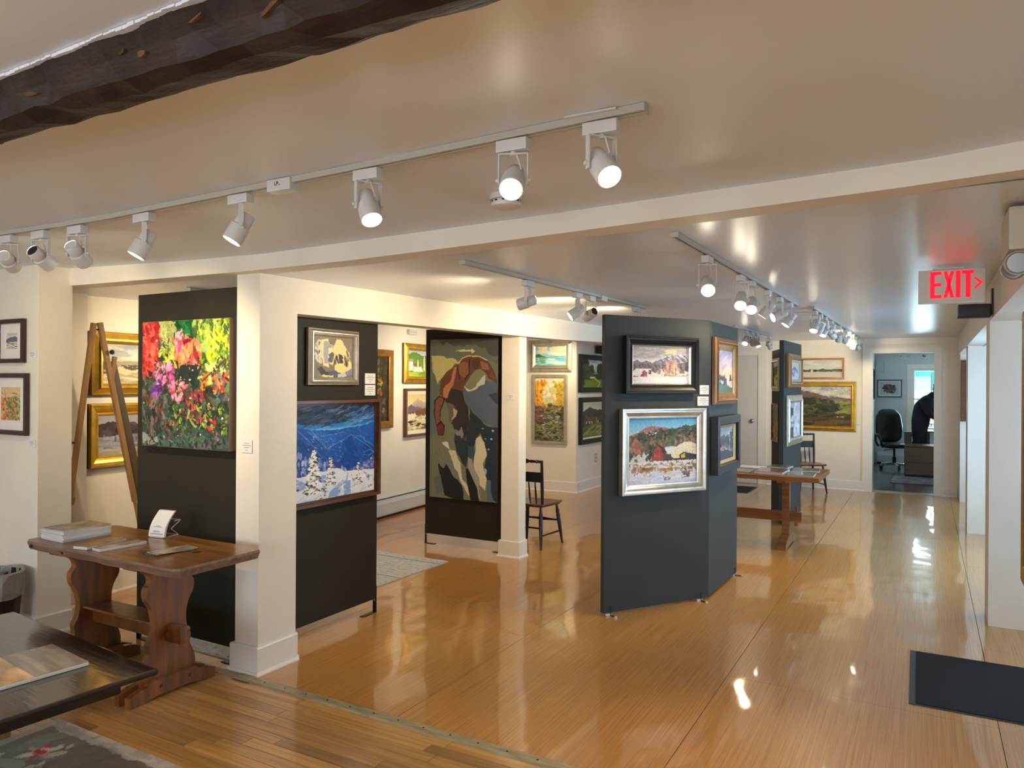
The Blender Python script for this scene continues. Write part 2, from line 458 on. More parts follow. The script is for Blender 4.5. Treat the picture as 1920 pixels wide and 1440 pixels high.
# right arcade
h = MB().add([(0.36, 3.621, 2.06), (0.54, 3.621, 2.06), (0.54, 3.621, 2.42), (0.36, 3.621, 2.42),
              (0.40, 12.65, 2.075), (0.54, 12.65, 2.075), (0.54, 12.65, 2.45), (0.40, 12.65, 2.45)],
             [(0, 1, 2, 3), (4, 7, 6, 5), (0, 4, 5, 1), (1, 5, 6, 2), (2, 6, 7, 3), (3, 7, 4, 0)]).build('wall_right_header', M_wall)
struct(h, 'cream header above the window bay openings on the right')
w = MB().box((0.36, 2.957, 0), (0.54, 3.62, 2.42)).build('wall_right_front', M_wall)
struct(w, 'short cream wall at the right edge under the emergency light')
for i, (xa, ya, yb, lab) in enumerate(((0.374, 5.97, 6.30, 'wide cream pier nearest on the right beside the dark mat'),
                                  (0.402, 9.63, 10.05, 'bluish daylit pier second along the right arcade'),
                                  (0.416, 12.15, 12.64, 'narrow daylit pier at the far right corner'))):
    p = MB().box((xa, ya, 0), (xa+0.42, yb, 2.075)).build('column', M_wall)
    struct(p, lab, 'column')
    baseboard(p, [(xa, yb-0.002), (xa, ya), (xa+0.42, ya)], 0.15, 0.016)

# outer wall of the bay with three windows (mostly out of view; it is where the daylight comes from)
def wall_with_holes(name, axis, pos, th_, a0, a1, z0, z1, holes, m):
    mb = MB(); cuts = sorted(holes)
    def bx(u0, u1, za, zb_):
        if axis == 'x': mb.box((pos, u0, za), (pos+th_, u1, zb_))
        else: mb.box((u0, pos, za), (u1, pos+th_, zb_))
    u = a0
    for (h0, h1, hz0, hz1) in cuts:
        bx(u, h0, z0, z1)
        if hz0 > z0: bx(h0, h1, z0, hz0)
        if hz1 < z1: bx(h0, h1, hz1, z1)
        u = h1
    bx(u, a1, z0, z1)
    return mb.build(name, m)
bay = [(4.25, 5.65, 0.6, 1.98), (7.15, 8.65, 0.6, 1.98), (10.5, 11.9, 0.6, 1.98)]
w = wall_with_holes('wall_right', 'x', 1.62, 0.14, -3.2, 12.66, 0, 2.5, bay, M_wall)
struct(w, 'outer cream wall of the right window bay')
M_pane = bpy.data.materials.new('window_glass'); M_pane.use_nodes = True
nt = M_pane.node_tree; nt.nodes.remove(nt.nodes['Principled BSDF'])
tr = nt.nodes.new('ShaderNodeBsdfTransparent'); gl = nt.nodes.new('ShaderNodeBsdfGlossy'); gl.inputs['Roughness'].default_value = 0.03
mx = nt.nodes.new('ShaderNodeMixShader'); mx.inputs[0].default_value = 0.06
nt.links.new(tr.outputs[0], mx.inputs[1]); nt.links.new(gl.outputs[0], mx.inputs[2])
nt.links.new(mx.outputs[0], nt.nodes['Material Output'].inputs[0])
wn = 0
def window(axis, pos, th_, u0, u1, z0, z1, label, cols=2, rows=2):
    global wn
    wn += 1
    def P(u, d, z): return (pos+d, u, z) if axis == 'x' else (u, pos+d, z)
    e = MB()
    f = 0.05
    for a, b, c_, d in ((u0, u1, z0, z0+f), (u0, u1, z1-f, z1), (u0, u0+f, z0+f, z1-f), (u1-f, u1, z0+f, z1-f)):
        e.box(P(a, 0.0, c_), P(b, th_, d))
    o = e.build('window_%d' % wn, M_trim); struct(o, label, 'window')
    wi = (u1-u0-2*f)/cols; hi = (z1-z0-2*f)/rows
    for i in range(1, cols): MB().box(P(u0+f+i*wi-0.011, 0.03, z0+f), P(u0+f+i*wi+0.011, 0.06, z1-f)).build('mullion', M_trim, o)
    for j in range(1, rows):
        MB().box(P(u0+f, 0.025, z0+f+j*hi-0.018), P(u1-f, 0.065, z0+f+j*hi+0.018)).build('meeting_rail', M_trim, o)
    for i in range(cols):
        for j in range(rows):
            MB().box(P(u0+f+i*wi+0.012, 0.043, z0+f+j*hi+0.019), P(u0+f+(i+1)*wi-0.012, 0.047, z0+f+(j+1)*hi-0.019)).build('pane', M_pane, o)
    return o
for k, (a, b, c_, d) in enumerate(bay):
    window('x', 1.64, 0.08, a, b, c_, d, ('nearest', 'middle', 'farthest')[k] + ' sash window of the right bay')
fw_ = [(-5.35, -3.85, 0.6, 2.1), (-2.95, -1.45, 0.6, 2.1), (-0.55, 0.95, 0.6, 2.1)]
w = wall_with_holes('wall_front', 'y', -3.2, 0.14, -7, 1.76, 0, 2.5, fw_, M_wall); struct(w, 'street wall of the front room')
for k, (a, b, c_, d) in enumerate(fw_):
    window('y', -3.17, 0.08, a, b, c_, d, ('left', 'centre', 'right')[k] + ' street window of the front room')
w = MB().box((-7.1, -3.2, 0), (-7, 2.83, 2.5)).build('wall_front_left', M_wall); struct(w, 'left cream wall of the front room')

# far wall with office opening and flush door
w = wall_with_holes('wall_back', 'y', 12.65, 0.14, -4.8, 1.9, 0, 2.5, [(-0.722, 0.101, -0.0, 2.123)], M_wall)
struct(w, 'cream far wall with the office doorway and valley painting')
MB().box((-4.5, 12.632, 2.268), (0.40, 12.65, 2.36)).build('frieze_board', M_trim, w)
MB().box((-0.86, 12.634, 0.15), (-0.832, 12.65, 2.268), 0.003).build('batten', M_trim, w)
MB().box((-2.27, 12.640, 2.14), (-0.86, 12.65, 2.156), 0.003).build('batten', M_trim, w)
MB().box((-0.832, 12.636, 0), (-0.722, 12.65, 2.21)).build('door_casing', M_trim, w)
MB().box((0.101, 12.636, 0), (0.20, 12.65, 2.21)).build('door_casing', M_trim, w)
MB().box((-0.722, 12.636, 2.123), (0.101, 12.65, 2.21)).build('door_casing', M_trim, w)
baseboard(w, [(-0.834, 12.65), (-2.275, 12.65)], 0.15)
baseboard(w, [(0.40, 12.65), (0.202, 12.65)], 0.15)
sill = MB().box((-0.72, 12.64, 0.0), (0.10, 12.80, 0.010)).build('trim_3', mat('pale_oak_sill', (0.45, 0.30, 0.15), 0.4)); struct(sill, 'pale wooden sill across the office doorway', 'threshold')
d = MB().box((-3.20, 12.628, 0.012), (-2.432, 12.648, 2.105), 0.003).build('door_1', mat('door_paint', (0.66, 0.66, 0.60), 0.4)); struct(d, 'closed flat pale grey door in the far wall', 'door')
MB().lathe((-2.507, 12.627, 1.035), (-2.507, 12.567, 1.035), [(0, 0.034), (0.1, 0.034), (0.14, 0.012), (0.5, 0.012), (0.6, 0.026), (0.85, 0.032), (1, 0.018)], 16).build('door_knob', mat('nickel', (0.35, 0.33, 0.30), 0.3, metal=0.9), d, smooth=True)
MB().box((-2.42, 12.628, 0), (-2.28, 12.649, 2.19), 0.004).build('door_casing', M_trim, w)
MB().box((-3.3, 12.628, 2.115), (-2.42, 12.649, 2.19), 0.004).build('door_casing', M_trim, w)

# hewn dark beam in the front room
random.seed(11)
M_hewn = mat('hewn_timber', (0.020, 0.010, 0.0075), 0.55, spec=0.35, noise=((6, 10, 10), 0.75, 6), bump=((9, 30, 30), 0.6))
nb = 150; ring = []; mb = MB()
def hew(x, k):
    return 0.0025*math.sin(x*9.1+k*1.7) + 0.0025*math.sin(x*23.0+k*4.1) + random.uniform(-0.0045, 0.0045)
sect = [(0.93, 2.42), (0.93, 2.345), (0.925, 2.28), (0.93, 2.235), (0.965, 2.222), (1.02, 2.232), (1.05, 2.248), (1.06, 2.30), (1.06, 2.42)]
for i in range(nb+1):
    x = -6.9 + (8.3)*i/nb
    for k, (y, z) in enumerate(sect):
        if 0 < k < len(sect)-1: mb.v.append((x, y+hew(x, k), z+hew(x, k+3)))
        else: mb.v.append((x, y, z))
K = len(sect)
for i in range(nb):
    for k in range(K-1): mb.f.append((i*K+k, i*K+k+1, (i+1)*K+k+1, (i+1)*K+k)); mb.mi.append(0)
mb.f.append(tuple(range(K))); mb.mi.append(0); mb.f.append(tuple(nb*K+k for k in range(K-1, -1, -1))); mb.mi.append(0)
hb_ = mb.build('trim_4', M_hewn); struct(hb_, 'rough hewn dark timber beam crossing the near ceiling', 'beam')
mb = MB()
for i in range(400):
    x = -6.9+8.3*i/400
    mb.box((x, 0.921-random.random()*0.004, zn(x)-0.006-0.002*math.sin(x*30)-random.random()*0.002), (x+0.0208, 0.945, zn(x)-0.001))
mb.build('plaster_edge', M_ceil_flat, hb_)
M_scar = mat('timber_scar', (0.11, 0.05, 0.02), 0.7, noise=((40, 40, 40), 0.5, 3))
for (x, z, sx, sz, rr) in ((-1.0, 2.275, 0.075, 0.012, 0.45), (-1.36, 2.268, 0.035, 0.016, 0.2), (-1.42, 2.285, 0.02, 0.01, 0.6), (-1.75, 2.262, 0.06, 0.010, -0.1), (-1.2, 2.30, 0.05, 0.008, 0.3)):
    poly = []
    for q in range(9):
        a = 2*PI*q/9; k = random.uniform(.45, 1.05); px_, pz_ = sx/2*k*math.cos(a), sz/2*k*math.sin(a)
        poly.append((x+px_*math.cos(rr)-pz_*math.sin(rr), z+px_*math.sin(rr)+pz_*math.cos(rr)))
    MB().prism(poly, 'y', 0.9185, 0.935).build('chip_scar', M_scar, hb_)
# ------------------------------------------------------------------ painted canvases (colour of the paint, one colour per mesh vertex)
def rgb(h): return np.array([int(h[i:i+2], 16) for i in (0, 2, 4)], float)/255
class Cv:
    def __init__(s, w, h, c, seed=1):
        s.w, s.h = w, h; s.a = np.zeros((h, w, 3)); s.a[:] = rgb(c); s.r = np.random.RandomState(seed)
        s.U, s.V = np.meshgrid((np.arange(w)+.5)/w, (np.arange(h)+.5)/h)
        s.asp = w/h
    def grad(s, stops, v0=0, v1=1):
        vs = [p for p, _ in stops]; t = np.clip((s.V-v0)/(v1-v0), 0, 1)
        m = (s.V >= v0) & (s.V <= v1)
        for k in range(3):
            g = np.interp(t, vs, [rgb(c)[k] for _, c in stops]); s.a[..., k] = np.where(m, g, s.a[..., k])
        return s
    def noise(s, nx, ny):
        g = s.r.rand(ny+2, nx+2); x = s.U*nx; y = s.V*ny
        i = x.astype(int); j = y.astype(int); fx = x-i; fy = y-j
        fx = fx*fx*(3-2*fx); fy = fy*fy*(3-2*fy)
        return (g[j, i]*(1-fx)+g[j, i+1]*fx)*(1-fy)+(g[j+1, i]*(1-fx)+g[j+1, i+1]*fx)*fy
    def wob(s, amt=.01, n=14):
        return s.U+(s.noise(n, n)-.5)*amt*2, s.V+(s.noise(n, n)-.5)*amt*2
    def mask(s, pts, wob=0.0, n=16):
        X, Y = (s.wob(wob, n) if wob else (s.U, s.V)); m = np.zeros(X.shape, bool); k = len(pts)
        for i in range(k):
            x1, y1 = pts[i]; x2, y2 = pts[(i+1) % k]
            if y1 == y2: continue
            c = ((y1 > Y) != (y2 > Y)) & (X < (x2-x1)*(Y-y1)/(y2-y1)+x1); m ^= c
        return m
    def poly(s, pts, c, wob=0.0, alpha=1.0, var=0.0, n=16):
        m = s.mask(pts, wob, n); col = rgb(c)
        if var: col = np.clip(col + (s.noise(24, 24)[..., None]-.5)*2*var, 0, 1)[m]
        s.a[m] = s.a[m]*(1-alpha)+col*alpha
        return s
    def hills(s, ridge, c, amp=0.0, n=20, bottom=1.0, c2=None, var=0.0):
        r = np.interp(s.U[0], [p[0] for p in ridge], [p[1] for p in ridge])
        if amp: r = r + (np.interp(s.U[0], np.linspace(0, 1, n), s.r.rand(n))-.5)*2*amp
        m = (s.V >= r[None]) & (s.V <= bottom); col = rgb(c)
        if c2 is None: cc = np.broadcast_to(col, s.a.shape).copy()
        else:
            t = np.clip((s.V-r[None])/np.maximum(bottom-r[None], 1e-3), 0, 1)[..., None]; cc = col*(1-t)+rgb(c2)*t
        if var: cc = np.clip(cc+(s.noise(30, 30)[..., None]-.5)*2*var, 0, 1)
        s.a[m] = cc[m]; return s
    def dabs(s, n, box, cols, size=(.02, .02), ang=(0, 0), alpha=(.6, 1), tri=False, mask=None):
        cols = [rgb(c) for c in cols]
        for _ in range(n):
            u = s.r.uniform(box[0], box[2]); v = s.r.uniform(box[1], box[3])
            if mask is not None and not mask[min(s.h-1, max(0, int(v*s.h))), min(s.w-1, max(0, int(u*s.w)))]: continue
            k = s.r.uniform(.6, 1.4); a = s.r.uniform(*ang); su, sv = size[0]*k, size[1]*k
            e = max(su, sv)*1.1
            i0, i1 = max(0, int((u-e)*s.w)), min(s.w, int((u+e)*s.w)+2); j0, j1 = max(0, int((v-e*s.asp)*s.h)), min(s.h, int((v+e*s.asp)*s.h)+2)
            if i1 <= i0 or j1 <= j0: continue
            du = s.U[j0:j1, i0:i1]-u; dv = (s.V[j0:j1, i0:i1]-v)/s.asp
            p = (du*math.cos(a)+dv*math.sin(a))/su; q = (-du*math.sin(a)+dv*math.cos(a))/sv
            m = (p*p+q*q < 1) if not tri else (np.abs(p) < (q+1)/2) & (q < 1) & (q > -1)
            al = s.r.uniform(*alpha); c = cols[s.r.randint(len(cols))]+s.r.uniform(-.04, .04)
            s.a[j0:j1, i0:i1][m] = s.a[j0:j1, i0:i1][m]*(1-al)+np.clip(c, 0, 1)*al
        return s
    def line(s, pts, wd, c, alpha=1.0):
        for (x1, y1), (x2, y2) in zip(pts, pts[1:]):
            dx, dy = x2-x1, (y2-y1)/s.asp; L2 = dx*dx+dy*dy+1e-9
            du = s.U-x1; dv = (s.V-y1)/s.asp; t = np.clip((du*dx+dv*dy)/L2, 0, 1)
            m = np.hypot(du-t*dx, dv-t*dy) < wd
            s.a[m] = s.a[m]*(1-alpha)+rgb(c)*alpha
        return s
    def conifer(s, u, v0, v1, w, light, dark, n=160):
        for k in range(n):
            t = s.r.rand()**.7; v = v0+(v1-v0)*t; x = u+s.r.uniform(-1, 1)*w*t
            s.dabs(1, (x, v, x, v), [light if s.r.rand() < .68 else dark], (w*.16+.004, w*.07+.003), (-.5, .5))
        return s
    def strokes(s, n, size, jit=.05, ang=(0, 3), shift=.012, box=(0, 0, 1, 1)):
        """go over the picture again with small strokes that carry the colour found nearby"""
        src = s.a.copy()
        for _ in range(n):
            u = s.r.uniform(box[0], box[2]); v = s.r.uniform(box[1], box[3])
            uu = min(.999, max(0, u+s.r.uniform(-shift, shift))); vv = min(.999, max(0, v+s.r.uniform(-shift, shift)))
            c = np.clip(src[int(vv*s.h), int(uu*s.w)]*(1+s.r.uniform(-jit, jit)*2)+s.r.uniform(-jit, jit, 3)*.5, 0, 1)
            k = s.r.uniform(.5, 1.3); a = s.r.uniform(*ang); su, sv = size[0]*k, size[1]*k; e = max(su, sv)*1.1
            i0, i1 = max(0, int((u-e)*s.w)), min(s.w, int((u+e)*s.w)+2); j0, j1 = max(0, int((v-e*s.asp)*s.h)), min(s.h, int((v+e*s.asp)*s.h)+2)
            if i1 <= i0 or j1 <= j0: continue
            du = s.U[j0:j1, i0:i1]-u; dv = (s.V[j0:j1, i0:i1]-v)/s.asp
            p = (du*math.cos(a)+dv*math.sin(a))/su; q = (-du*math.sin(a)+dv*math.cos(a))/sv
            m = p*p+q*q < 1
            s.a[j0:j1, i0:i1][m] = s.a[j0:j1, i0:i1][m]*.25+c*.75
        return s
    def grain(s, amt=.03):
        s.a = np.clip(s.a+(s.r.rand(s.h, s.w, 1)-.5)*2*amt+(s.noise(40, 40)[..., None]-.5)*amt, 0, 1); return s

def paint_mat():
    m = bpy.data.materials.new('oil_paint'); m.use_nodes = True
    b = m.node_tree.nodes['Principled BSDF']; a = m.node_tree.nodes.new('ShaderNodeAttribute'); a.attribute_name = 'paint'
    m.node_tree.links.new(a.outputs['Color'], b.inputs['Base Color']); b.inputs['Roughness'].default_value = 0.45
    b.inputs['Specular IOR Level'].default_value = 0.3
    tc = m.node_tree.nodes.new('ShaderNodeTexCoord'); n = m.node_tree.nodes.new('ShaderNodeTexNoise'); n.inputs['Scale'].default_value = 90
    bp = m.node_tree.nodes.new('ShaderNodeBump'); bp.inputs['Strength'].default_value = 0.25; bp.inputs['Distance'].default_value = 0.004
    m.node_tree.links.new(tc.outputs['Object'], n.inputs['Vector']); m.node_tree.links.new(n.outputs['Fac'], bp.inputs['Height'])
    m.node_tree.links.new(bp.outputs['Normal'], b.inputs['Normal'])
    return m
M_oil = paint_mat()
def canvas_mesh(name, cv, w, h, y, parent):
    """vertical sheet facing local -Y, centred on x=0,z=0"""
    W, H = cv.w, cv.h
    x = np.linspace(-w/2, w/2, W); z = np.linspace(h/2, -h/2, H)
    X, Z = np.meshgrid(x, z); co = np.stack([X, np.full_like(X, y), Z], -1).reshape(-1, 3)
    i = np.arange(W*H).reshape(H, W)
    q = np.stack([i[:-1, :-1], i[1:, :-1], i[1:, 1:], i[:-1, 1:]], -1).reshape(-1, 4)
    me = bpy.data.meshes.new(name)
    me.vertices.add(W*H); me.vertices.foreach_set('co', co.ravel())
    me.loops.add(len(q)*4); me.loops.foreach_set('vertex_index', q.ravel().astype(np.int32))
    me.polygons.add(len(q)); me.polygons.foreach_set('loop_start', np.arange(0, len(q)*4, 4, dtype=np.int32))
    me.update(calc_edges=True)
    at = me.color_attributes.new('paint', 'FLOAT_COLOR', 'POINT')
    c = np.clip(cv.a, 0, 1); c = np.where(c <= .04045, c/12.92, ((c+.055)/1.055)**2.4)
    at.data.foreach_set('color', np.concatenate([c, np.ones((H, W, 1))], -1).astype(np.float32).ravel())
    me.materials.append(M_oil)
    o = bpy.data.objects.new(name, me); COL.objects.link(o); o.parent = parent
    return o

def ring(mb, w, h, prof):
    """mitred moulding: prof = [(inset, y)], rectangle loops w x h facing -Y"""
    L = []
    for ins, y in prof:
        a, b = w/2-ins, h/2-ins; L.append([(-a, y, -b), (a, y, -b), (a, y, b), (-a, y, b)])
    vs = [p for l in L for p in l]; fs = []
    for j in range(len(L)-1):
        for k in range(4):
            fs.append((j*4+k, j*4+(k+1) % 4, (j+1)*4+(k+1) % 4, (j+1)*4+k))
    mb.add(vs, fs)
    return mb

def picture(name, label, loc, rz, w, h, cv, fw, depth, fmat, style='flat', liner=None, cat='painting', group=None, matboard=0.0, tilt=0.0, rim=None):
    """loc: point on the wall behind the centre of the picture; the picture faces local -Y"""
    e = empty(name, loc, rz, label, cat, group)
    g = 0.004
    D = depth
    if style == 'canvas':
        MB().box((-w/2, -D, -h/2), (w/2, -g, h/2), 0.002).build('stretcher', fmat, e)
        canvas_mesh('canvas', cv, w-0.004, h-0.004, -D-0.0012, e); return e
    if style == 'float':
        prof = [(0, -g), (0, -D), (fw*.55, -D), (fw*.55, -D*.45), (fw, -D*.45)]
    elif style == 'cove':
        prof = [(0, -g), (0, -D*.9), (fw*.06, -D), (fw*.18, -D), (fw*.24, -D*.88), (fw*.40, -D*.86), (fw*.62, -D*.70), (fw*.80, -D*.52), (fw*.84, -D*.58), (fw*.95, -D*.56), (fw, -D*.44)]
    elif style == 'scoop':
        prof = [(0, -g), (0, -D*.55), (fw*.10, -D*.62), (fw*.14, -D*.58), (fw*.5, -D*.75), (fw*.62, -D), (fw*.75, -D), (fw*.82, -D*.8), (fw, -D*.6)]
    else:
        prof = [(0, -g), (0, -D), (fw*.12, -D*1.04), (fw*.88, -D*1.0), (fw, -D*.8), (fw, -D*.45)]
    ring(MB(), w, h, prof).build('frame', fmat, e)
    if rim:
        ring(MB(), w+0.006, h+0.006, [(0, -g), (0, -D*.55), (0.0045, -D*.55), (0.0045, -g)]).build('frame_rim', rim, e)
    iw, ih = w-2*fw, h-2*fw
    if liner:
        lw, lm = liner
        ring(MB(), iw+0.002, ih+0.002, [(0, -D*.62), (lw*.2, -D*.66), (lw*.85, -D*.45), (lw, -D*.40)]).build('liner', lm, e)
        iw -= 2*lw; ih -= 2*lw
    MB().box((-w/2+0.008, -g-0.0004, -h/2+0.008), (w/2-0.008, -g, h/2-0.008)).build('backing', M_dark, e)
    yb = -D*.38
    if matboard:
        ring(MB(), iw+0.004, ih+0.004, [(0, yb), (matboard, yb-0.001), (matboard+0.002, yb+0.002)]).build('mat', M_matboard, e)
        iw -= 2*matboard; ih -= 2*matboard
    canvas_mesh('canvas', cv, iw+0.004, ih+0.004, yb+0.002, e)
    return e

def card(loc, rz, label, w=0.085, h=0.06, lines=((.25, .55), (.42, .8), (.6, .5), (.8, .2)), group=None):
    e = empty('wall_label', loc, rz, label, 'label', group)
    MB().box((-w/2, -0.004, -h/2), (w/2, -0.001, h/2)).build('card', M_paper, e)
    mb = MB()
    for v, l in lines:
        z = h/2-h*v; mb.box((-w*l/2, -0.0047, z-h*.022), (w*l/2, -0.0043, z+h*.022))
    mb.build('print', M_ink, e)
    return e
# ------------------------------------------------------------------ canvases
def cv_flowers():
    c = Cv(190, 220, '2c3a2c', 3)
    c.dabs(500, (0, 0, 1, 1), ['26352a', '3c4a38', '56604a', '223024', '6a6a50'], (.05, .02), (-1.6, 1.6))
    c.poly([(0, 0), (.2, 0), (.24, .12), (.2, .25), (.14, .36), (.1, .46), (0, .44)], 'b83230', .03)
    c.dabs(70, (0, 0, .2, .42), ['d85046', '8e1c20', 'c83c34', 'e06a58', 'a02424'], (.04, .018), (.8, 2.0))
    c.poly([(.2, 0), (.38, 0), (.42, .12), (.35, .26), (.28, .2), (.24, .1)], 'a3ad66', .03)
    c.dabs(20, (.22, .02, .4, .24), ['b9c07c', '7d8a48', '93a05a'], (.04, .015), (1.0, 1.8))
    c.poly([(.42, 0), (.72, 0), (.7, .1), (.62, .16), (.5, .12), (.43, .08)], '0f6030', .02)
    c.dabs(30, (.42, 0, .7, .14), ['0b4a26', '1d7a3c', '0a3a20'], (.05, .02), (0, 1.5))
    c.poly([(.7, 0), (1, 0), (1, .34), (.9, .42), (.78, .38), (.66, .3), (.62, .18)], 'b9cc34', .04)
    c.dabs(130, (.6, .02, 1, .46), ['c8cc2c', 'd8d85a', '7fa62c', 'a4b850', '8cb680', '5e8a2c', '3a5a2c', '4a6a38'], (.045, .018), (.6, 2.4))
    c.dabs(60, (.68, .36, 1, .5), ['d8dc5c', 'e8d890', '7a6a4a', '506040'], (.035, .014), (-.6, .9))
    c.poly([(.4, .2), (.52, .14), (.64, .14), (.7, .3), (.6, .4), (.48, .34), (.36, .28)], 'ee7a4a', .03)
    c.dabs(60, (.38, .15, .68, .36), ['f2603c', 'f49a5c', 'e84a52', 'f6b070', 'f07a80'], (.05, .02), (.4, 2.4))
    c.poly([(.4, .09), (.47, .06), (.5, .12), (.49, .2), (.43, .26), (.4, .18)], 'f2a6b6', .02)
    c.poly([(.41, .17), (.48, .16), (.46, .26), (.43, .26)], 'e84a72', .015)
    c.poly([(.47, .16), (.58, .13), (.57, .17), (.5, .2)], '8e1230', .01)
    c.poly([(.6, .16), (.63, .2), (.7, .34), (.66, .34), (.6, .26)], '98302c', .01)
    c.poly([(.3, .24), (.36, .22), (.4, .34), (.34, .38), (.27, .3)], 'd3da28', .03)
    c.dabs(30, (.22, .22, .38, .4), ['c8d430', 'e0e060', '9ab030', '2a3428'], (.03, .014), (.8, 2))
    c.poly([(.5, .34), (.68, .36), (.64, .48), (.52, .52), (.42, .46), (.44, .38)], '24302c', .03)
    c.dabs(46, (.16, .34, .38, .54), ['c85a98', 'e488b4', 'a83a7a', 'ecaac4', '5e2a4c'], (.035, .018), (0, 3))
    c.dabs(26, (.1, .47, .23, .62), ['6a3a92', '4c2a72', '9a62b8', '2c2038'], (.03, .018), (0, 3))
    c.dabs(26, (.36, .48, .52, .62), ['e6789c', 'f0a8bc', 'c8486c', 'd88a80'], (.032, .018), (0, 3))
    c.dabs(40, (.84, .4, 1, .62), ['d85a3c', '4a707a', 'e88a5c', '6a8a4c', '385a5c', 'b83a34'], (.032, .018), (0, 3))
    c.poly([(.72, .42), (.79, .4), (.72, .58), (.66, .62)], 'c07a28', .01)
    c.line([(.7, .48), (.98, .3)], .008, '5c3030'); c.line([(.8, .36), (.96, .28)], .006, 'd8c890')
    c.dabs(70, (.5, .55, .74, .76), ['8a3a44', '6a2430', 'b85a4c', '402028', '5a6048'], (.04, .016), (.3, 1.6))
    c.dabs(120, (.26, .66, .98, .88), ['a8bc3c', 'c8d060', '6e923c', '3f6a48', '2a5a44', '26382e', '1e2c26', '2e4034'], (.03, .014), (0, 3))
    c.dabs(14, (.3, .66, .98, .86), ['e0402c', 'f0705a', 'd83a44'], (.02, .016), (0, 3))
    c.dabs(80, (0, .62, .3, .9), ['3a423c', '565c54', '2a302c', '7a7068', '8a4a3c'], (.045, .015), (1.1, 1.9))
    c.dabs(70, (.2, .88, 1, 1), ['3f5248', '587064', '2e4038', '6a5a64', '3a6a58'], (.05, .02), (0, 3))
    c.poly([(0, .9), (.18, .93), (.19, .97), (0, .98)], 'a8aaa2', .02, .8)
    c.strokes(1300, (.020, .007), .09, (0, 3), .025)
    c.dabs(230, (0, .3, 1, 1), ['1c2a22', '26352a', '302820', '1a2420'], (.024, .008), (.6, 2.4), (.5, .9)); c.dabs(60, (.22, 0, 1, .35), ['2c4028', '1e3020', '4a5c34'], (.022, .007), (.6, 2.4), (.5, .9))
    c.dabs(40, (0, .1, 1, .95), ['f4f4d0', 'f0b8c8', 'e8f0a0', 'f0705a'], (.009, .006), (0, 3))
    return c.grain(.025)

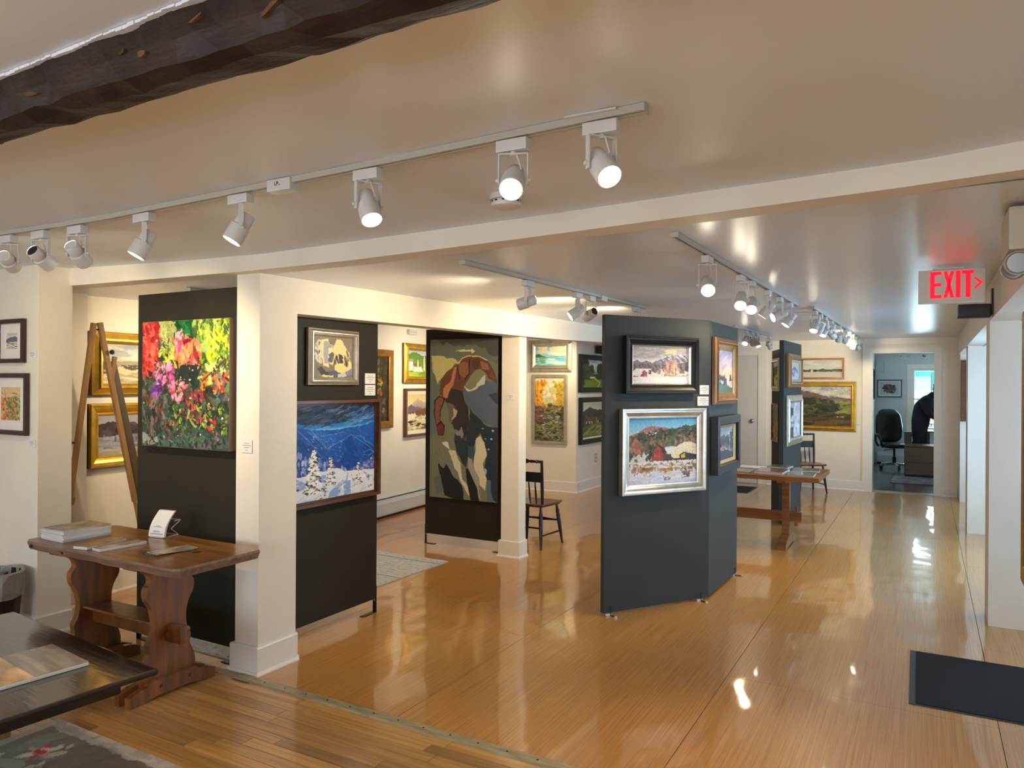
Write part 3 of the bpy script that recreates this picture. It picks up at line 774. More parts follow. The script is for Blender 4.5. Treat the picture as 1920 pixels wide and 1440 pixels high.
def cv_climber():
    c = Cv(150, 300, '6b6f55', 4)
    P = lambda pts: [((x-45)/525, (y-105)/1262) for x, y in pts]
    c.poly(P([(50, 110), (570, 95), (570, 320), (480, 260), (300, 250), (240, 270), (165, 240), (50, 240)]), '5e6456', .01)
    c.poly(P([(120, 100), (570, 90), (570, 270), (520, 235), (470, 200), (400, 165), (330, 150), (260, 165), (200, 150), (140, 145)]), '44473f', .02)
    c.poly(P([(50, 240), (110, 235), (165, 240), (240, 280), (290, 290), (250, 310), (170, 380), (130, 430), (110, 470), (95, 410), (60, 340)]), 'cabf74', .015)
    c.poly(P([(245, 200), (300, 190), (370, 195), (370, 178), (395, 205), (372, 225), (368, 208), (300, 207)]), 'd9d28c')
    c.poly(P([(50, 330), (80, 380), (100, 440), (120, 510), (105, 560), (50, 600)]), '5f6a58', .01)
    c.poly(P([(40, 580), (100, 560), (80, 640), (85, 760), (105, 862), (40, 862)]), '59646c')
    c.poly(P([(305, 490), (380, 510), (440, 470), (480, 430), (540, 440), (575, 455), (575, 800), (480, 770), (440, 730), (400, 700), (380, 660), (340, 640), (310, 560)]), '4d596c', .012)
    c.poly(P([(500, 560), (575, 520), (575, 620), (530, 600)]), '303c44', .02)
    c.poly(P([(365, 390), (400, 350), (440, 345), (480, 380), (470, 420), (400, 470), (360, 495), (325, 470)]), '7d7a58')
    c.poly(P([(400, 480), (450, 410), (475, 400), (470, 460), (400, 500), (340, 510), (310, 470), (360, 495)]), 'cbcab6', .01)
    c.poly(P([(120, 540), (130, 430), (180, 360), (270, 300), (300, 260), (345, 240), (430, 246), (485, 275), (535, 340), (565, 430), (565, 458), (500, 410), (480, 375), (440, 345), (400, 355), (365, 395), (340, 430), (305, 490), (310, 560), (340, 640), (352, 760), (352, 860), (320, 900), (290, 840), (240, 800), (215, 770), (265, 690), (240, 630), (180, 605), (150, 570)]), '5f3829', .004)
    c.poly(P([(170, 590), (190, 510), (260, 500), (300, 500), (310, 560), (340, 640), (350, 780), (345, 860), (320, 890), (290, 810), (240, 790), (215, 770), (265, 690), (235, 625)]), '292426', .02)
    c.poly(P([(170, 600), (235, 625), (262, 680), (225, 745), (200, 760), (195, 680)]), '5c543c')
    c.poly(P([(230, 650), (265, 670), (250, 720), (210, 750), (235, 710)]), 'a8a288')
    c.poly(P([(150, 560), (160, 490), (200, 440), (235, 330), (258, 325), (225, 470), (185, 560)]), 'bf7048', .012)
    c.poly(P([(275, 300), (340, 285), (350, 370), (310, 420), (275, 385)]), '88503a', .008)
    c.line(P([(355, 270), (352, 380), (320, 425)]), .008, '241c1c'); c.line(P([(262, 325), (280, 420)]), .007, '2a1e1c')
    c.poly(P([(435, 280), (490, 300), (505, 350), (450, 345)]), '8a5a42'); c.poly(P([(370, 262), (430, 268), (430, 330), (372, 330)]), '46342c', .01)
    c.poly(P([(520, 360), (555, 420), (545, 430), (500, 395)]), '6a4434')
    c.line(P([(270, 298), (300, 258), (345, 240), (430, 246), (485, 275)]), .006, 'dcd296')
    c.poly(P([(82, 590), (120, 552), (168, 578), (132, 680), (130, 750), (165, 790), (160, 868), (110, 872), (98, 800), (76, 700)]), '1e1716')
    c.poly(P([(90, 598), (122, 562), (156, 580), (124, 680), (124, 760), (100, 790), (85, 700)]), '7f4836')
    c.poly(P([(98, 795), (145, 770), (158, 805), (154, 862), (114, 866)]), '5a2c2c')
    c.poly(P([(250, 830), (330, 900), (350, 780), (360, 640), (385, 690), (450, 740), (500, 790), (575, 790), (575, 1380), (520, 1340), (490, 1200), (470, 1090), (490, 990), (470, 900), (440, 840), (410, 900), (390, 960), (345, 950), (345, 1020), (330, 1110), (300, 1060), (265, 1000), (245, 900)]), '1f2a33', .012)
    c.poly(P([(345, 940), (395, 930), (400, 1010), (390, 1080), (350, 1020)]), '31464e', .01)
    c.poly(P([(250, 850), (275, 830), (300, 790), (318, 860), (300, 900), (290, 860), (262, 870)]), '78808a', .01)
    c.poly(P([(410, 880), (440, 850), (470, 900), (475, 960), (490, 1010), (465, 1080), (490, 1200), (480, 1290), (440, 1230), (390, 1100), (400, 990)]), 'd8d0b0', .012)
    c.poly(P([(350, 1040), (380, 1030), (388, 1100), (430, 1180), (445, 1375), (400, 1280), (350, 1110)]), '9a948a', .01)
    c.poly(P([(190, 1000), (245, 975), (290, 1080), (310, 1190), (350, 1270), (370, 1350), (330, 1300), (270, 1160), (210, 1050)]), 'cfc9a8', .015)
    c.poly(P([(120, 960), (190, 1010), (270, 1165), (330, 1305), (300, 1290), (200, 1130)]), '6c6e68', .015)
    c.poly(P([(140, 912), (190, 920), (202, 978), (170, 970)]), 'e0d8c0', .01)
    c.poly(P([(115, 1090), (160, 1130), (180, 1100), (240, 1190), (260, 1200), (300, 1250), (325, 1375), (165, 1345), (140, 1250)]), '14161a', .01)
    c.poly(P([(75, 1220), (130, 1180), (160, 1320), (110, 1330)]), '585e66', .01)
    c.poly(P([(330, 1120), (350, 1120), (420, 1270), (435, 1375), (370, 1375), (340, 1220)]), '15171a')
    c.poly(P([(490, 1190), (520, 1190), (520, 1290), (548, 1375), (490, 1375)]), '4a5f80', .01)
    c.dabs(5, (.74, .54, .96, .68), ['b8ccd4'], (.016, .01)); c.poly(P([(472, 1105), (490, 1120), (486, 1160), (474, 1150)]), '9ab8cc')
    c.a = c.a**.82
    return c.grain(.012)

def cv_blue():
    c = Cv(180, 190, '103a7c', 5)
    c.grad([(0, '14243c'), (.5, '164a90'), (.8, '2272c4'), (1, '58a8e0')], 0, .27)
    c.dabs(120, (0, 0, .62, .2), ['182430', '2a3a4c', '1a3458', '44505c', '0f1c30'], (.11, .012), (-.25, .1))
    c.dabs(60, (.25, .02, 1, .22), ['2a5c9c', '88a4c0', '1c4c90', 'a8bcd0', '3a70b0'], (.08, .006), (-.55, -.2), (.2, .5))
    c.dabs(26, (.5, 0, 1, .2), ['c4d4e4', '9cb4d0'], (.045, .003), (-.75, -.35), (.25, .6))
    c.line([(.3, .262), (.55, .268), (.75, .252), (1, .205)], .012, '7cc0ec', .6)
    c.hills([(0, .19), (.07, .2), (.15, .24), (.3, .262), (.5, .272), (.65, .262), (.8, .24), (.9, .225), (1, .2)], '1c58b4', .006, 40, 1, '10388a', .04)
    c.poly([(.2, .27), (.45, .3), (.6, .36), (.44, .48), (.3, .36)], '2562bc', .02); c.poly([(.5, .3), (.75, .27), (1, .23), (1, .5), (.7, .34), (.5, .42)], '2058b2', .015)
    c.poly([(0, .24), (.1, .25), (.22, .3), (.36, .38), (.5, .5), (.6, .64), (.66, .74), (.3, .6), (0, .47)], '1a4fa6', .012)
    c.poly([(.02, .3), (.2, .4), (.42, .6), (.2, .52), (0, .44)], '143f8c', .02)
    c.poly([(.38, .5), (.48, .44), (.6, .39), (.7, .335), (.82, .40), (.92, .47), (1, .56), (1, .66), (.8, .7), (.66, .77), (.52, .62)], '1b54ae', .01)
    c.poly([(.7, .337), (.76, .5), (.78, .68), (.66, .77), (.56, .64), (.62, .5)], '123c88', .05, .55)
    c.poly([(.84, .42), (1, .54), (1, .64), (.86, .62)], '164698', .02)
    c.dabs(260, (0, .26, 1, .74), ['3a78cc', '5a94d8', '2c68c0'], (.012, .003), (.5, 1.2), (.3, .7)); c.dabs(120, (.2, .3, .6, .66), ['7aaee4', '4a86d0', 'a0c4ec'], (.010, .0035), (.4, 1.3), (.4, .8)); c.dabs(160, (0, .28, 1, .74), ['10388a', '0e3078'], (.016, .004), (.3, 1.2), (.3, .6))
    for ln in ([(.2, .27), (.31, .36), (.43, .48)], [(.25, .28), (.36, .39), (.45, .48)], [(.1, .26), (.2, .35), (.34, .53)], [(.43, .465), (.5, .43), (.6, .39), (.7, .335)], [(.7, .335), (.76, .375), (.84, .43), (.93, .49), (1, .57)], [(.76, .35), (.86, .38), (.87, .42), (.95, .46), (1, .5)], [(.35, .33), (.5, .315), (.62, .30), (.78, .30)], [(.86, .55), (.93, .525), (.99, .56), (.93, .59), (.86, .575)]):
        c.line(ln, .0026, '7cb0e6', .7)
    c.strokes(400, (.04, .006), .05, (-.5, 0), .02, (0, 0, 1, .24))
    c.poly([(0, .43), (.15, .48), (.3, .54), (.5, .61), (.65, .71), (.65, .8), (0, .8)], '2c4690', .02)
    c.dabs(520, (0, .46, .64, .82), ['8aa0d8', 'b8c8ee', '5068b0', '2c448c', '7088c8'], (.010, .03), (-.1, .1), mask=c.mask([(0, .46), (.3, .56), (.64, .72), (.64, .84), (0, .84)]))
    c.poly([(.64, .74), (.8, .68), (1, .59), (1, .82), (.64, .82)], '4a66b0', .02)
    c.dabs(260, (.64, .6, 1, .82), ['7890d0', '3a549c', '98acdc', '54409a'], (.012, .016), (-.3, .3), mask=c.mask([(.64, .75), (1, .61), (1, .84), (.64, .84)]))
    c.poly([(0, .73), (.2, .72), (.35, .7), (.52, .69), (.64, .73), (.8, .745), (1, .76), (1, 1.01), (0, 1.01)], 'dde4f2', .012)
    for p in ([(0, .76), (.12, .75), (.2, .84), (.05, .9), (0, .88)], [(.3, .74), (.42, .76), (.38, .88), (.34, .95)], [(.7, .77), (.78, .86), (.74, .92)], [(.62, .84), (.7, .84), (.7, 1), (.62, 1)], [(.86, .77), (.95, .82), (.92, .88)], [(.45, .92), (.6, .82), (.55, 1), (.42, 1)]):
        c.poly(p, '7c98d4', .02, .85)
    c.dabs(60, (0, .76, 1, 1), ['f4f6fa', 'b8c8e8', 'ccd8f0'], (.05, .008), (-.9, .2), (.3, .7))
    c.line([(.66, .76), (.64, .86), (.655, 1)], .008, '8aa4dc', .8)
    c.conifer(.27, .45, .93, .10, 'eef0f0', '2c3038', 300); c.conifer(.46, .56, .86, .065, 'e8ecee', '343a44', 200)
    c.conifer(.79, .64, .9, .05, 'e4e8ec', '343a44', 130); c.conifer(.39, .78, .99, .05, 'd8e0ea', '303848', 100); c.conifer(.93, .74, .84, .025, 'd8e0ea', '303848', 40)
    c.dabs(8, (.08, .86, .16, .92), ['2c3038', 'e8ecf0'], (.02, .012))
    c.line([(.92, .93), (.93, .96), (.95, .93), (.97, .95)], .003, '30406a')
    return c.grain(.02)

def cv_abstract():
    c = Cv(130, 100, '857a66', 6)
    c.dabs(60, (0, 0, 1, 1), ['8a806c', '7d7360', '90866f'], (.1, .05), (0, 3), (.3, .6))
    c.poly([(.06, .2), (.14, .08), (.24, .12), (.22, .66), (.1, .64), (.06, .5)], 'd8d2b8', .02)
    c.dabs(30, (.06, .1, .22, .62), ['a8a294', 'e8e2c4', '6a665c'], (.03, .012), (.8, 2.2))
    c.poly([(.2, .08), (.38, .06), (.4, .14), (.38, .74), (.24, .72), (.2, .4)], 'e6ddaa', .02)
    c.poly([(.25, .14), (.4, .12), (.42, .66), (.27, .66)], 'a9a9ac', .015)
    c.poly([(.4, .2), (.56, .2), (.54, .36), (.42, .4)], 'b8b4b0', .02)
    c.poly([(.58, .06), (.7, .05), (.8, .2), (.93, .42), (.96, .6), (.94, .84), (.8, .88), (.56, .86), (.52, .6), (.5, .3)], 'e9dc9c', .025)
    c.poly([(.38, .28), (.48, .26), (.5, .52), (.5, .7), (.4, .66), (.36, .5)], 'e4deb8', .02)
    c.poly([(.42, .4), (.5, .34), (.5, .62), (.4, .6), (.38, .5)], '62646c', .03)
    c.dabs(60, (.5, .5, .94, .68), ['3a342c', '241f1c', '5c5448'], (.008, .05), (-.1, .1))
    c.poly([(.64, .42), (.72, .42), (.74, .66), (.66, .64)], '4a3f3c', .02)
    c.poly([(.52, .68), (.78, .64), (.8, .84), (.54, .88)], 'eadc92', .02)
    c.poly([(.12, .78), (.2, .74), (.34, .86), (.5, .88), (.6, .98), (.4, 1), (.22, .94)], '3c3c40', .02)
    c.poly([(.34, .84), (.56, .82), (.66, .9), (.56, 1), (.42, .96)], '56627c', .02)
    c.poly([(.28, .92), (.5, .94), (.5, 1), (.2, .98)], 'dcd68c', .02); c.poly([(.6, .92), (.8, .86), (.84, .96), (.6, 1)], 'c8ccd0', .02)
    c.poly([(.8, .86), (.98, .72), (.96, .9), (.82, .96)], '7a8ea4', .02)
    c.dabs(20, (.84, .2, .98, .5), ['6c6870', '8a8480'], (.015, .05), (-.5, 0))
    return c.grain(.02)

def cv_winterfarm():
    c = Cv(150, 90, 'd8d2d2', 7)
    c.grad([(0, 'b0a8ac'), (.5, 'd8d0cc'), (1, 'e8e2d4')], 0, .45)
    c.dabs(60, (0, 0, 1, .34), ['c8c0c4', 'a8a0a8', 'e8dcd0', 'd8ccc8', 'b8acac'], (.12, .03), (-.2, .1), (.3, .7))
    c.dabs(14, (.6, .08, .74, .18), ['f0e2b0', 'e8d8a0'], (.04, .02))
    c.hills([(0, .42), (.08, .37), (.16, .44), (.25, .38), (.34, .42), (.44, .38), (.5, .32), (.62, .26), (.72, .24), (.84, .19), (.92, .24), (1, .3)], '78788c', .012, 40, .56, '9898aa', .05)
    c.dabs(40, (.5, .22, 1, .42), ['d8d8e0', 'b0b0c0', '606078'], (.03, .012), (.4, .9))
    c.poly([(.8, .22), (.84, .185), (.92, .25), (.95, .31), (.88, .27)], 'e6e4ea', .012)
    c.hills([(0, .5), (.2, .49), (.45, .5), (.6, .47), (.78, .44), (.9, .42), (1, .38)], '6c6464', .02, 40, .72, '8c7c80', .08)
    c.dabs(330, (0, .48, 1, .68), ['564a4c', '7a6a6a', '443c40', '8c7470', '605a50', '96867e'], (.006, .035), (-.1, .1))
    c.hills([(0, .66), (.2, .66), (.4, .7), (.55, .68), (.7, .64), (1, .66)], 'e2d8d4', .02, 30, 1, 'd8d6e0')
    c.dabs(50, (.44, .6, .86, .76), ['c8a8a0', 'd8c8c4', 'b08c80', 'a88474'], (.02, .02))
    c.dabs(50, (.6, .42, .8, .66), ['b08878', 'a07868', 'c8a494', 'd0b0a0'], (.016, .05), (-.25, .25))
    c.line([(.655, .78), (.655, .56), (.64, .48)], .005, '6a5248'); c.line([(.76, .76), (.76, .56)], .004, '6a5248')
    c.poly([(.01, .7), (.07, .6), (.33, .6), (.33, .66), (.22, .68), (.12, .74), (.02, .76)], 'e6dedc', .008)
    c.poly([(.14, .8), (.2, .63), (.26, .7), (.26, .83), (.12, .84)], '8a3a3c', .006); c.poly([(.2, .64), (.26, .7), (.26, .83), (.2, .83)], 'a8585a')
    c.poly([(.28, .64), (.33, .63), (.33, .74), (.28, .74)], '4c4446'); c.poly([(.01, .79), (.1, .8), (.1, .83), (.01, .83)], '7a3436')
    c.poly([(.83, .66), (.93, .66), (.93, .73), (.83, .72)], '786c6c')
    c.dabs(40, (.5, .76, 1, .82), ['a89088', 'c0a8a0', '9a8a60'], (.03, .008))
    c.dabs(60, (0, .82, 1, 1), ['ece4e0', 'dcdce8', 'f0e8d8', 'd0d4e4'], (.12, .015), (-.15, .15), (.3, .7))
    c.strokes(900, (.016, .006), .06, (-.5, .5), .012)
    return c.grain(.02)

def cv_barn():
    c = Cv(170, 150, 'e2e2ea', 8)
    c.grad([(0, '5aa2d0'), (.5, '84bcdc'), (1, 'b8d4e0')], 0, .3)
    c.hills([(0, .26), (.14, .22), (.24, .15), (.33, .12), (.45, .135), (.6, .165), (.7, .2)], 'a4746a', .006, 30, .4, '8a6a5c', .05)
    c.hills([(0, .28), (.15, .255), (.3, .225), (.45, .2), (.6, .18), (.75, .15), (.83, .12), (.9, .13), (1, .11)], '4c5038', .012, 50, .66, '6a5846', .06)
    c.dabs(340, (0, .22, 1, .62), ['8c6850', '6a5844', '9a7058', '505a38', '7a6248', 'a88068'], (.014, .04), (-.2, .2), mask=c.mask([(0, .32), (.6, .24), (1, .18), (1, .6), (0, .64)]))
    c.dabs(70, (.1, .18, 1, .34), ['3a4630', '2e3a2a', '46502f'], (.02, .02))
    c.dabs(8, (.24, .2, .42, .27), ['f0ece4'], (.014, .008))
    c.dabs(24, (.58, .26, .66, .44), ['4e6238', '5c7040'], (.02, .018))
    c.poly([(.52, .46), (.6, .44), (.7, .45), (.6, .55), (.54, .54)], 'dfe0e6', .01)
    c.poly([(.55, .56), (.66, .48), (.76, .41), (.88, .37), (1, .41), (1, .62), (.6, .62)], 'ece0bc', .01)
    c.dabs(30, (.66, .42, 1, .58), ['f4ead0', 'd8c8a0', 'e8e0d0'], (.05, .012), (-.5, .2), (.3, .7))
    c.poly([(.02, .6), (.12, .54), (.3, .54), (.3, .66), (.02, .68)], 'd8d0c4', .02); c.dabs(30, (0, .5, .34, .66), ['3c4438', '5a5244', '46503c', 'e4e0d8'], (.016, .02))
    c.dabs(26, (.06, .34, .16, .52), ['a8685a', '96604e', 'b87a68'], (.02, .03)); c.line([(.115, .7), (.115, .45)], .005, '5a463a')
    c.dabs(24, (.3, .44, .4, .6), ['34402e', '2a3426', '46523a'], (.016, .03))
    c.poly([(.34, .56), (.36, .48), (.42, .41), (.48, .47), (.5, .63), (.32, .65)], 'a4492f', .006); c.dabs(16, (.36, .5, .48, .62), ['bc5c3c', '8c3a28', 'd07850'], (.012, .02))
    c.poly([(.42, .405), (.5, .45), (.56, .54), (.5, .55), (.47, .47)], '46382f'); c.line([(.335, .57), (.36, .48), (.42, .41), (.48, .47)], .006, '3a2a24')
    c.poly([(.5, .54), (.62, .56), (.62, .62), (.5, .63)], '5c463a', .01)
    c.poly([(.73, .58), (.8, .53), (1, .58), (1, .64), (.76, .645)], '4c4038', .006); c.poly([(.76, .585), (.82, .55), (.83, .62), (.77, .63)], 'dcbc58'); c.line([(.73, .575), (.8, .525), (1, .575)], .006, 'e8dcc4')
    c.line([(.5, .64), (1, .65)], .008, '4a3c34')
    c.hills([(0, .66), (.2, .67), (.35, .65), (.5, .68), (.7, .66), (1, .67)], 'e8e2e2', .012, 40, 1, 'dadcec')
    c.dabs(150, (0, .7, 1, .8), ['b08c58', '8c6c50', 'c8a468', '6e5c5c', 'a88a78'], (.016, .022), (-.4, .4))
    c.dabs(30, (.16, .7, .3, .84), ['b88c50', '8c6840', 'cca868'], (.02, .03)); c.dabs(30, (.52, .72, .64, .84), ['c09858', 'a07848', 'd4b478'], (.02, .03))
    c.dabs(60, (.02, .68, 1, .76), ['f0ecec', 'e4dcdc'], (.03, .010), (-.3, .3))
    for x, y in ((.09, .84), (.13, .83), (.3, .84), (.78, .82), (.93, .8)): c.line([(x, y+.04), (x+.01, y-.05)], .004, '5a4c50')
    c.dabs(50, (0, .84, 1, 1), ['eef0f6', 'd0d4ea', 'f4f0ec', 'dce0f0'], (.09, .012), (-.4, .1), (.3, .8))
    c.dabs(16, (.5, .9, .6, .95), ['6e6068', '8c7c80'], (.02, .005), (-.9, -.2)); c.dabs(20, (.8, .82, .9, .9), ['8c6c60', 'a88060', '6c5c68'], (.012, .02))
    c.strokes(1300, (.014, .006), .07, (0, 3), .014)
    c.line([(.78, .925), (.88, .915)], .004, '4a4448')
    return c.grain(.02)

def cv_sunset():
    c = Cv(80, 90, 'e0c8b8', 9)
    c.grad([(0, '9a98c4'), (.35, 'c8b8cc'), (.7, 'f0d0b0'), (1, 'f0b088')], 0, .72)
    c.dabs(40, (0, 0, 1, .5), ['d8c0d0', 'b4b0d4', 'f0d8d0', '8c90c0'], (.14, .05), (-.8, -.2), (.2, .5))
    c.hills([(0, .7), (.3, .66), (1, .68)], '6a5a58', .03, 20, .82); c.poly([(0, .82), (.5, .78), (1, .9), (1, 1), (0, 1)], '5c7a6c', .02)
    c.dabs(20, (0, .64, .5, .8), ['3c3c48', '2e3038'], (.05, .06)); c.dabs(12, (.1, .7, .4, .78), ['d8d4d0'], (.04, .03))
    c.poly([(.62, .6), (.68, .56), (.78, .6), (.8, .84), (.62, .8)], 'dcd4cc', .01); c.dabs(6, (.8, .58, 1, .7), ['2c3438'], (.04, .09)); c.poly([(.8, .74), (1, .7), (1, .88), (.8, .84)], 'e4c4b8')
    c.line([(.2, .58), (.2, .72)], .02, '4a4044'); c.line([(.5, .56), (.5, .7)], .014, '5a4a48')
    return c.grain(.02)
def cv_dusk():
    c = Cv(80, 60, '8a98a4', 10)
    c.grad([(0, '9aaab4'), (.6, 'a4b0b8'), (1, '5a5c68')], 0, 1); c.dabs(60, (0, 0, 1, .5), ['b8c8d0', '8c9ca8', 'd0d8d8'], (.16, .05), (-1, 0), (.2, .5))
    c.dabs(60, (.1, .3, .9, .66), ['54585c', '3c4044', '6c7478'], (.05, .07)); c.dabs(26, (0, .56, .6, .72), ['e0b090', 'e8d8d0', 'c88c70'], (.03, .02))
    c.poly([(0, .74), (.5, .7), (1, .8), (1, 1), (0, 1)], '4c505c', .03); c.poly([(.8, .2), (1, .1), (1, .7), (.86, .66)], '4a5054', .05)
    return c.grain(.02)
def cv_bluepeak():
    c = Cv(64, 50, 'e0d8c8', 11)
    c.grad([(0, 'd8ccb0'), (1, 'e8dcc0')], 0, .6); c.poly([(.2, .5), (.5, .22), (.62, .3), (.8, .46), (.9, .6), (.2, .62)], '5c7cc0', .05)
    c.dabs(60, (0, .5, 1, 1), ['e8e4ec', 'c8cce4', 'd8b8b0', 'f0e4cc', '8c98c8'], (.08, .04), (.6, 1.8)); c.dabs(8, (.2, .6, .5, .8), ['b05c50', '4a4a60'], (.05, .03))
    return c.grain(.02)
def cv_bw():
    c = Cv(70, 56, 'd0ccd0', 12)
    c.poly([(0, 0), (.42, 0), (.42, 1), (0, 1)], '3c3c50', .02); c.grad([(0, 'a0a0b4'), (1, 'b8b4c0')], 0, .16)
    c.poly([(0, .2), (.25, .14), (.42, .24), (.42, 1), (0, 1)], '38384c', .04); c.dabs(40, (0, .4, .46, .68), ['e8e4e4', 'c4c4d0', '50506a'], (.07, .04), (-1, .3))
    c.poly([(.5, 0), (.96, 0), (.96, 1), (.46, 1)], 'dcd8d8', .02); c.dabs(40, (.5, 0, .95, 1), ['eceaea', 'c4c0c4', 'b0acb4'], (.05, .08), (1.2, 1.9), (.3, .7)); c.poly([(0, .72), (.4, .76), (.36, 1), (0, 1)], '58505c', .04)
    return c.grain(.02)
def cv_greenfield():
    c = Cv(50, 44, '5c6c3c', 13)
    c.grad([(0, 'e8e4d8'), (1, 'c8ccc8')], 0, .2); c.hills([(0, .2), (.5, .14), (1, .24)], '58605c', .03, 16); c.dabs(40, (.1, .2, .7, .7), ['3c5c28', '54782c', '2e4a24'], (.06, .08)); c.dabs(40, (.1, .56, 1, 1), ['b8b82c', 'd4cc40', '8c9a2c'], (.12, .05))
    return c.grain(.02)
def cv_garden():
    c = Cv(50, 50, '6a6a3c', 14)
    c.grad([(0, '98a0b0'), (1, '788088')], 0, .15); c.dabs(260, (0, .1, 1, 1), ['b85c34', '8a8a34', 'c8a040', '4a6a30', 'a83c30', 'd87058', '5c3c28'], (.06, .03), (.6, 2.2)); c.dabs(30, (.3, .05, .9, .5), ['3c6a34', '54843c'], (.07, .07))
    return c.grain(.02)
def cv_lakewide():
    c = Cv(90, 44, 'd8d4c4', 15)
    c.grad([(0, 'd0d0c4'), (.6, 'dcdccc'), (1, 'e4dcc8')], 0, .55); c.dabs(30, (0, .1, 1, .5), ['e4e2d0', 'c4ccc8', 'd8dcc8'], (.16, .05), (-.2, .1), (.3, .7))
    c.poly([(0, .56), (1, .54), (1, .66), (0, .68)], '44463c', .015); c.dabs(30, (0, .56, 1, .66), ['5a6048', '34362e', '6a6a50'], (.05, .02)); c.poly([(.29, .54), (.33, .54), (.33, .68), (.29, .68)], 'd4d4c8')
    c.grad([(0, 'cccabc'), (1, 'd8d0c0')], .68, 1)
    return c.grain(.015)
def cv_valley():
    c = Cv(150, 100, '54543a', 16)
    c.grad([(0, '8c9cb0'), (.6, 'b8b8ac'), (1, 'd4ccac')], 0, .34); c.dabs(60, (0, 0, 1, .28), ['d8d4c0', '9aa8b8', 'e4dcc0', 'b0b4b4'], (.12, .03), (-.3, .3), (.3, .7))
    c.hills([(0, .12), (.15, .1), (.3, .12), (.45, .18), (.6, .26), (.8, .27), (1, .33)], '7a6058', .008, 30, .5, '6a5c54'); c.hills([(.55, .3), (.8, .27), (1, .31)], '74686c', .006, 20, .45)
    c.hills([(0, .34), (.2, .32), (.4, .36), (.6, .36), (1, .36)], '5a5c38', .01, 30, 1, '4a3e24'); c.dabs(130, (.35, .36, 1, .66), ['7c8440', '5a6a34', '8c8c4c', '4a5a30', 'a0a060'], (.09, .015), (-.15, .15))
    c.dabs(200, (0, .34, .7, .76), ['3c4428', '4c5230', '2e3820', '5c5c38', '6a6440'], (.045, .03)); c.dabs(50, (.5, .44, .8, .6), ['3a4428', '2c3622'], (.035, .025)); c.dabs(30, (0, .3, .4, .44), ['34402a', '2a3424'], (.04, .02))
    c.dabs(90, (0, .74, 1, 1), ['5c4a2c', '4a4024', '6e5c38', '3c3420'], (.14, .02), (-.2, .05)); c.line([(.4, .98), (.7, .92), (1, .86)], .02, '6a5438', .8); c.line([(.78, .76), (.9, .755)], .006, 'c8b890'); c.strokes(900, (.02, .008), .07, (-.5, .5), .015)
    return c.grain(.02)
def cv_snowfield():
    c = Cv(100, 70, 'd8cfae', 17)
    c.grad([(0, '8c929c'), (.5, 'b4c0c8'), (1, 'd4cca8')], 0, .45); c.dabs(40, (0, 0, 1, .4), ['d8d4c4', '98a4b0', 'c4c8c8', 'e4dcc0'], (.16, .05), (-.3, .2), (.3, .7))
    c.hills([(0, .52), (.2, .44), (.5, .42), (.8, .46), (1, .44)], 'a89c88', .02, 20, .62); c.hills([(0, .56), (.3, .58), (.5, .56), (1, .6)], 'dcd0a4', .01, 20); c.dabs(60, (.3, .54, 1, .64), ['54503c', '3e3c30'], (.04, .012), (.05, .25)); c.poly([(0, .46), (.14, .44), (.2, .56), (.18, .7), (0, .74)], '4a4438', .04)
    c.dabs(40, (.1, .68, 1, 1), ['b8ac84', 'e4dab4', '9c9070'], (.12, .02), (.1, .3))
    return c.grain(.02)
def cv_duskhills():
    c = Cv(100, 64, '8890a4', 18)
    c.grad([(0, '9c98a4'), (1, 'b4a8a8')], 0, .3); c.hills([(0, .24), (.2, .16), (.35, .3), (.55, .36), (.8, .2), (1, .16)], '40363c', .02, 24, .62); c.dabs(60, (0, .3, 1, .56), ['4c4046', '342c30', '5a4a50'], (.05, .05))
    c.poly([(0, .54), (1, .56), (1, 1), (0, 1)], '7c84a0', .02); c.dabs(50, (0, .54, 1, 1), ['98a0bc', '6a708c', '8c8c9c', 'b0a8a8'], (.14, .025), (-.1, .2)); c.dabs(20, (0, .55, 1, .68), ['3c3844', 'a8a4b0'], (.01, .05)); c.dabs(30, (0, .84, 1, 1), ['c4b8a0', 'a89c8c'], (.2, .03))
    return c.grain(.02)
def cv_wc1():
    c = Cv(50, 70, 'd8d4cc', 19)
    c.hills([(0, .4), (.4, .26), (.7, .2), (1, .3)], '6c6c80', .03, 14, .55); c.dabs(50, (0, .5, 1, 1), ['8c8c84', '54584c', 'c0bcb0', 'dcd8d0'], (.14, .03), (-.3, .5)); c.dabs(20, (.1, .04, .9, .2), ['b8b4b4'], (.16, .03), (0, .2), (.2, .5))
    return c.grain(.02)
def cv_wc2():
    c = Cv(60, 100, 'd8b888', 20)
    c.dabs(150, (0, .1, .8, 1), ['d88c4c', 'c86438', 'e0b070', 'b84c30'], (.07, .05), (.6, 2.4)); c.dabs(120, (.3, .2, 1, .95), ['8a9a5c', '6a7c48', 'a8b078', '5c6a54'], (.06, .04), (.6, 2.4)); c.dabs(40, (0, 0, 1, .3), ['e0c898', 'd8c090'], (.14, .06)); c.line([(.2, .1), (.3, .5), (.45, .4)], .014, '8a8860')
    return c.grain(.02)
def cv_woods():
    c = Cv(60, 90, '3c3828', 21)
    c.dabs(240, (0, 0, 1, 1), ['4a4a34', '2e2c22', '54482c', '3a3226'], (.06, .05), (.8, 2.2)); c.dabs(70, (0, .3, .7, .6), ['b8502c', 'c89838', '8c9a34', 'd0b048'], (.05, .03)); c.dabs(40, (.1, .66, .9, .95), ['6c5c5c', '8c7c74', '5c4034'], (.06, .03)); c.dabs(30, (0, .05, .6, .3), ['6a6e58', '7c8068'], (.05, .05))
    return c.grain(.03)
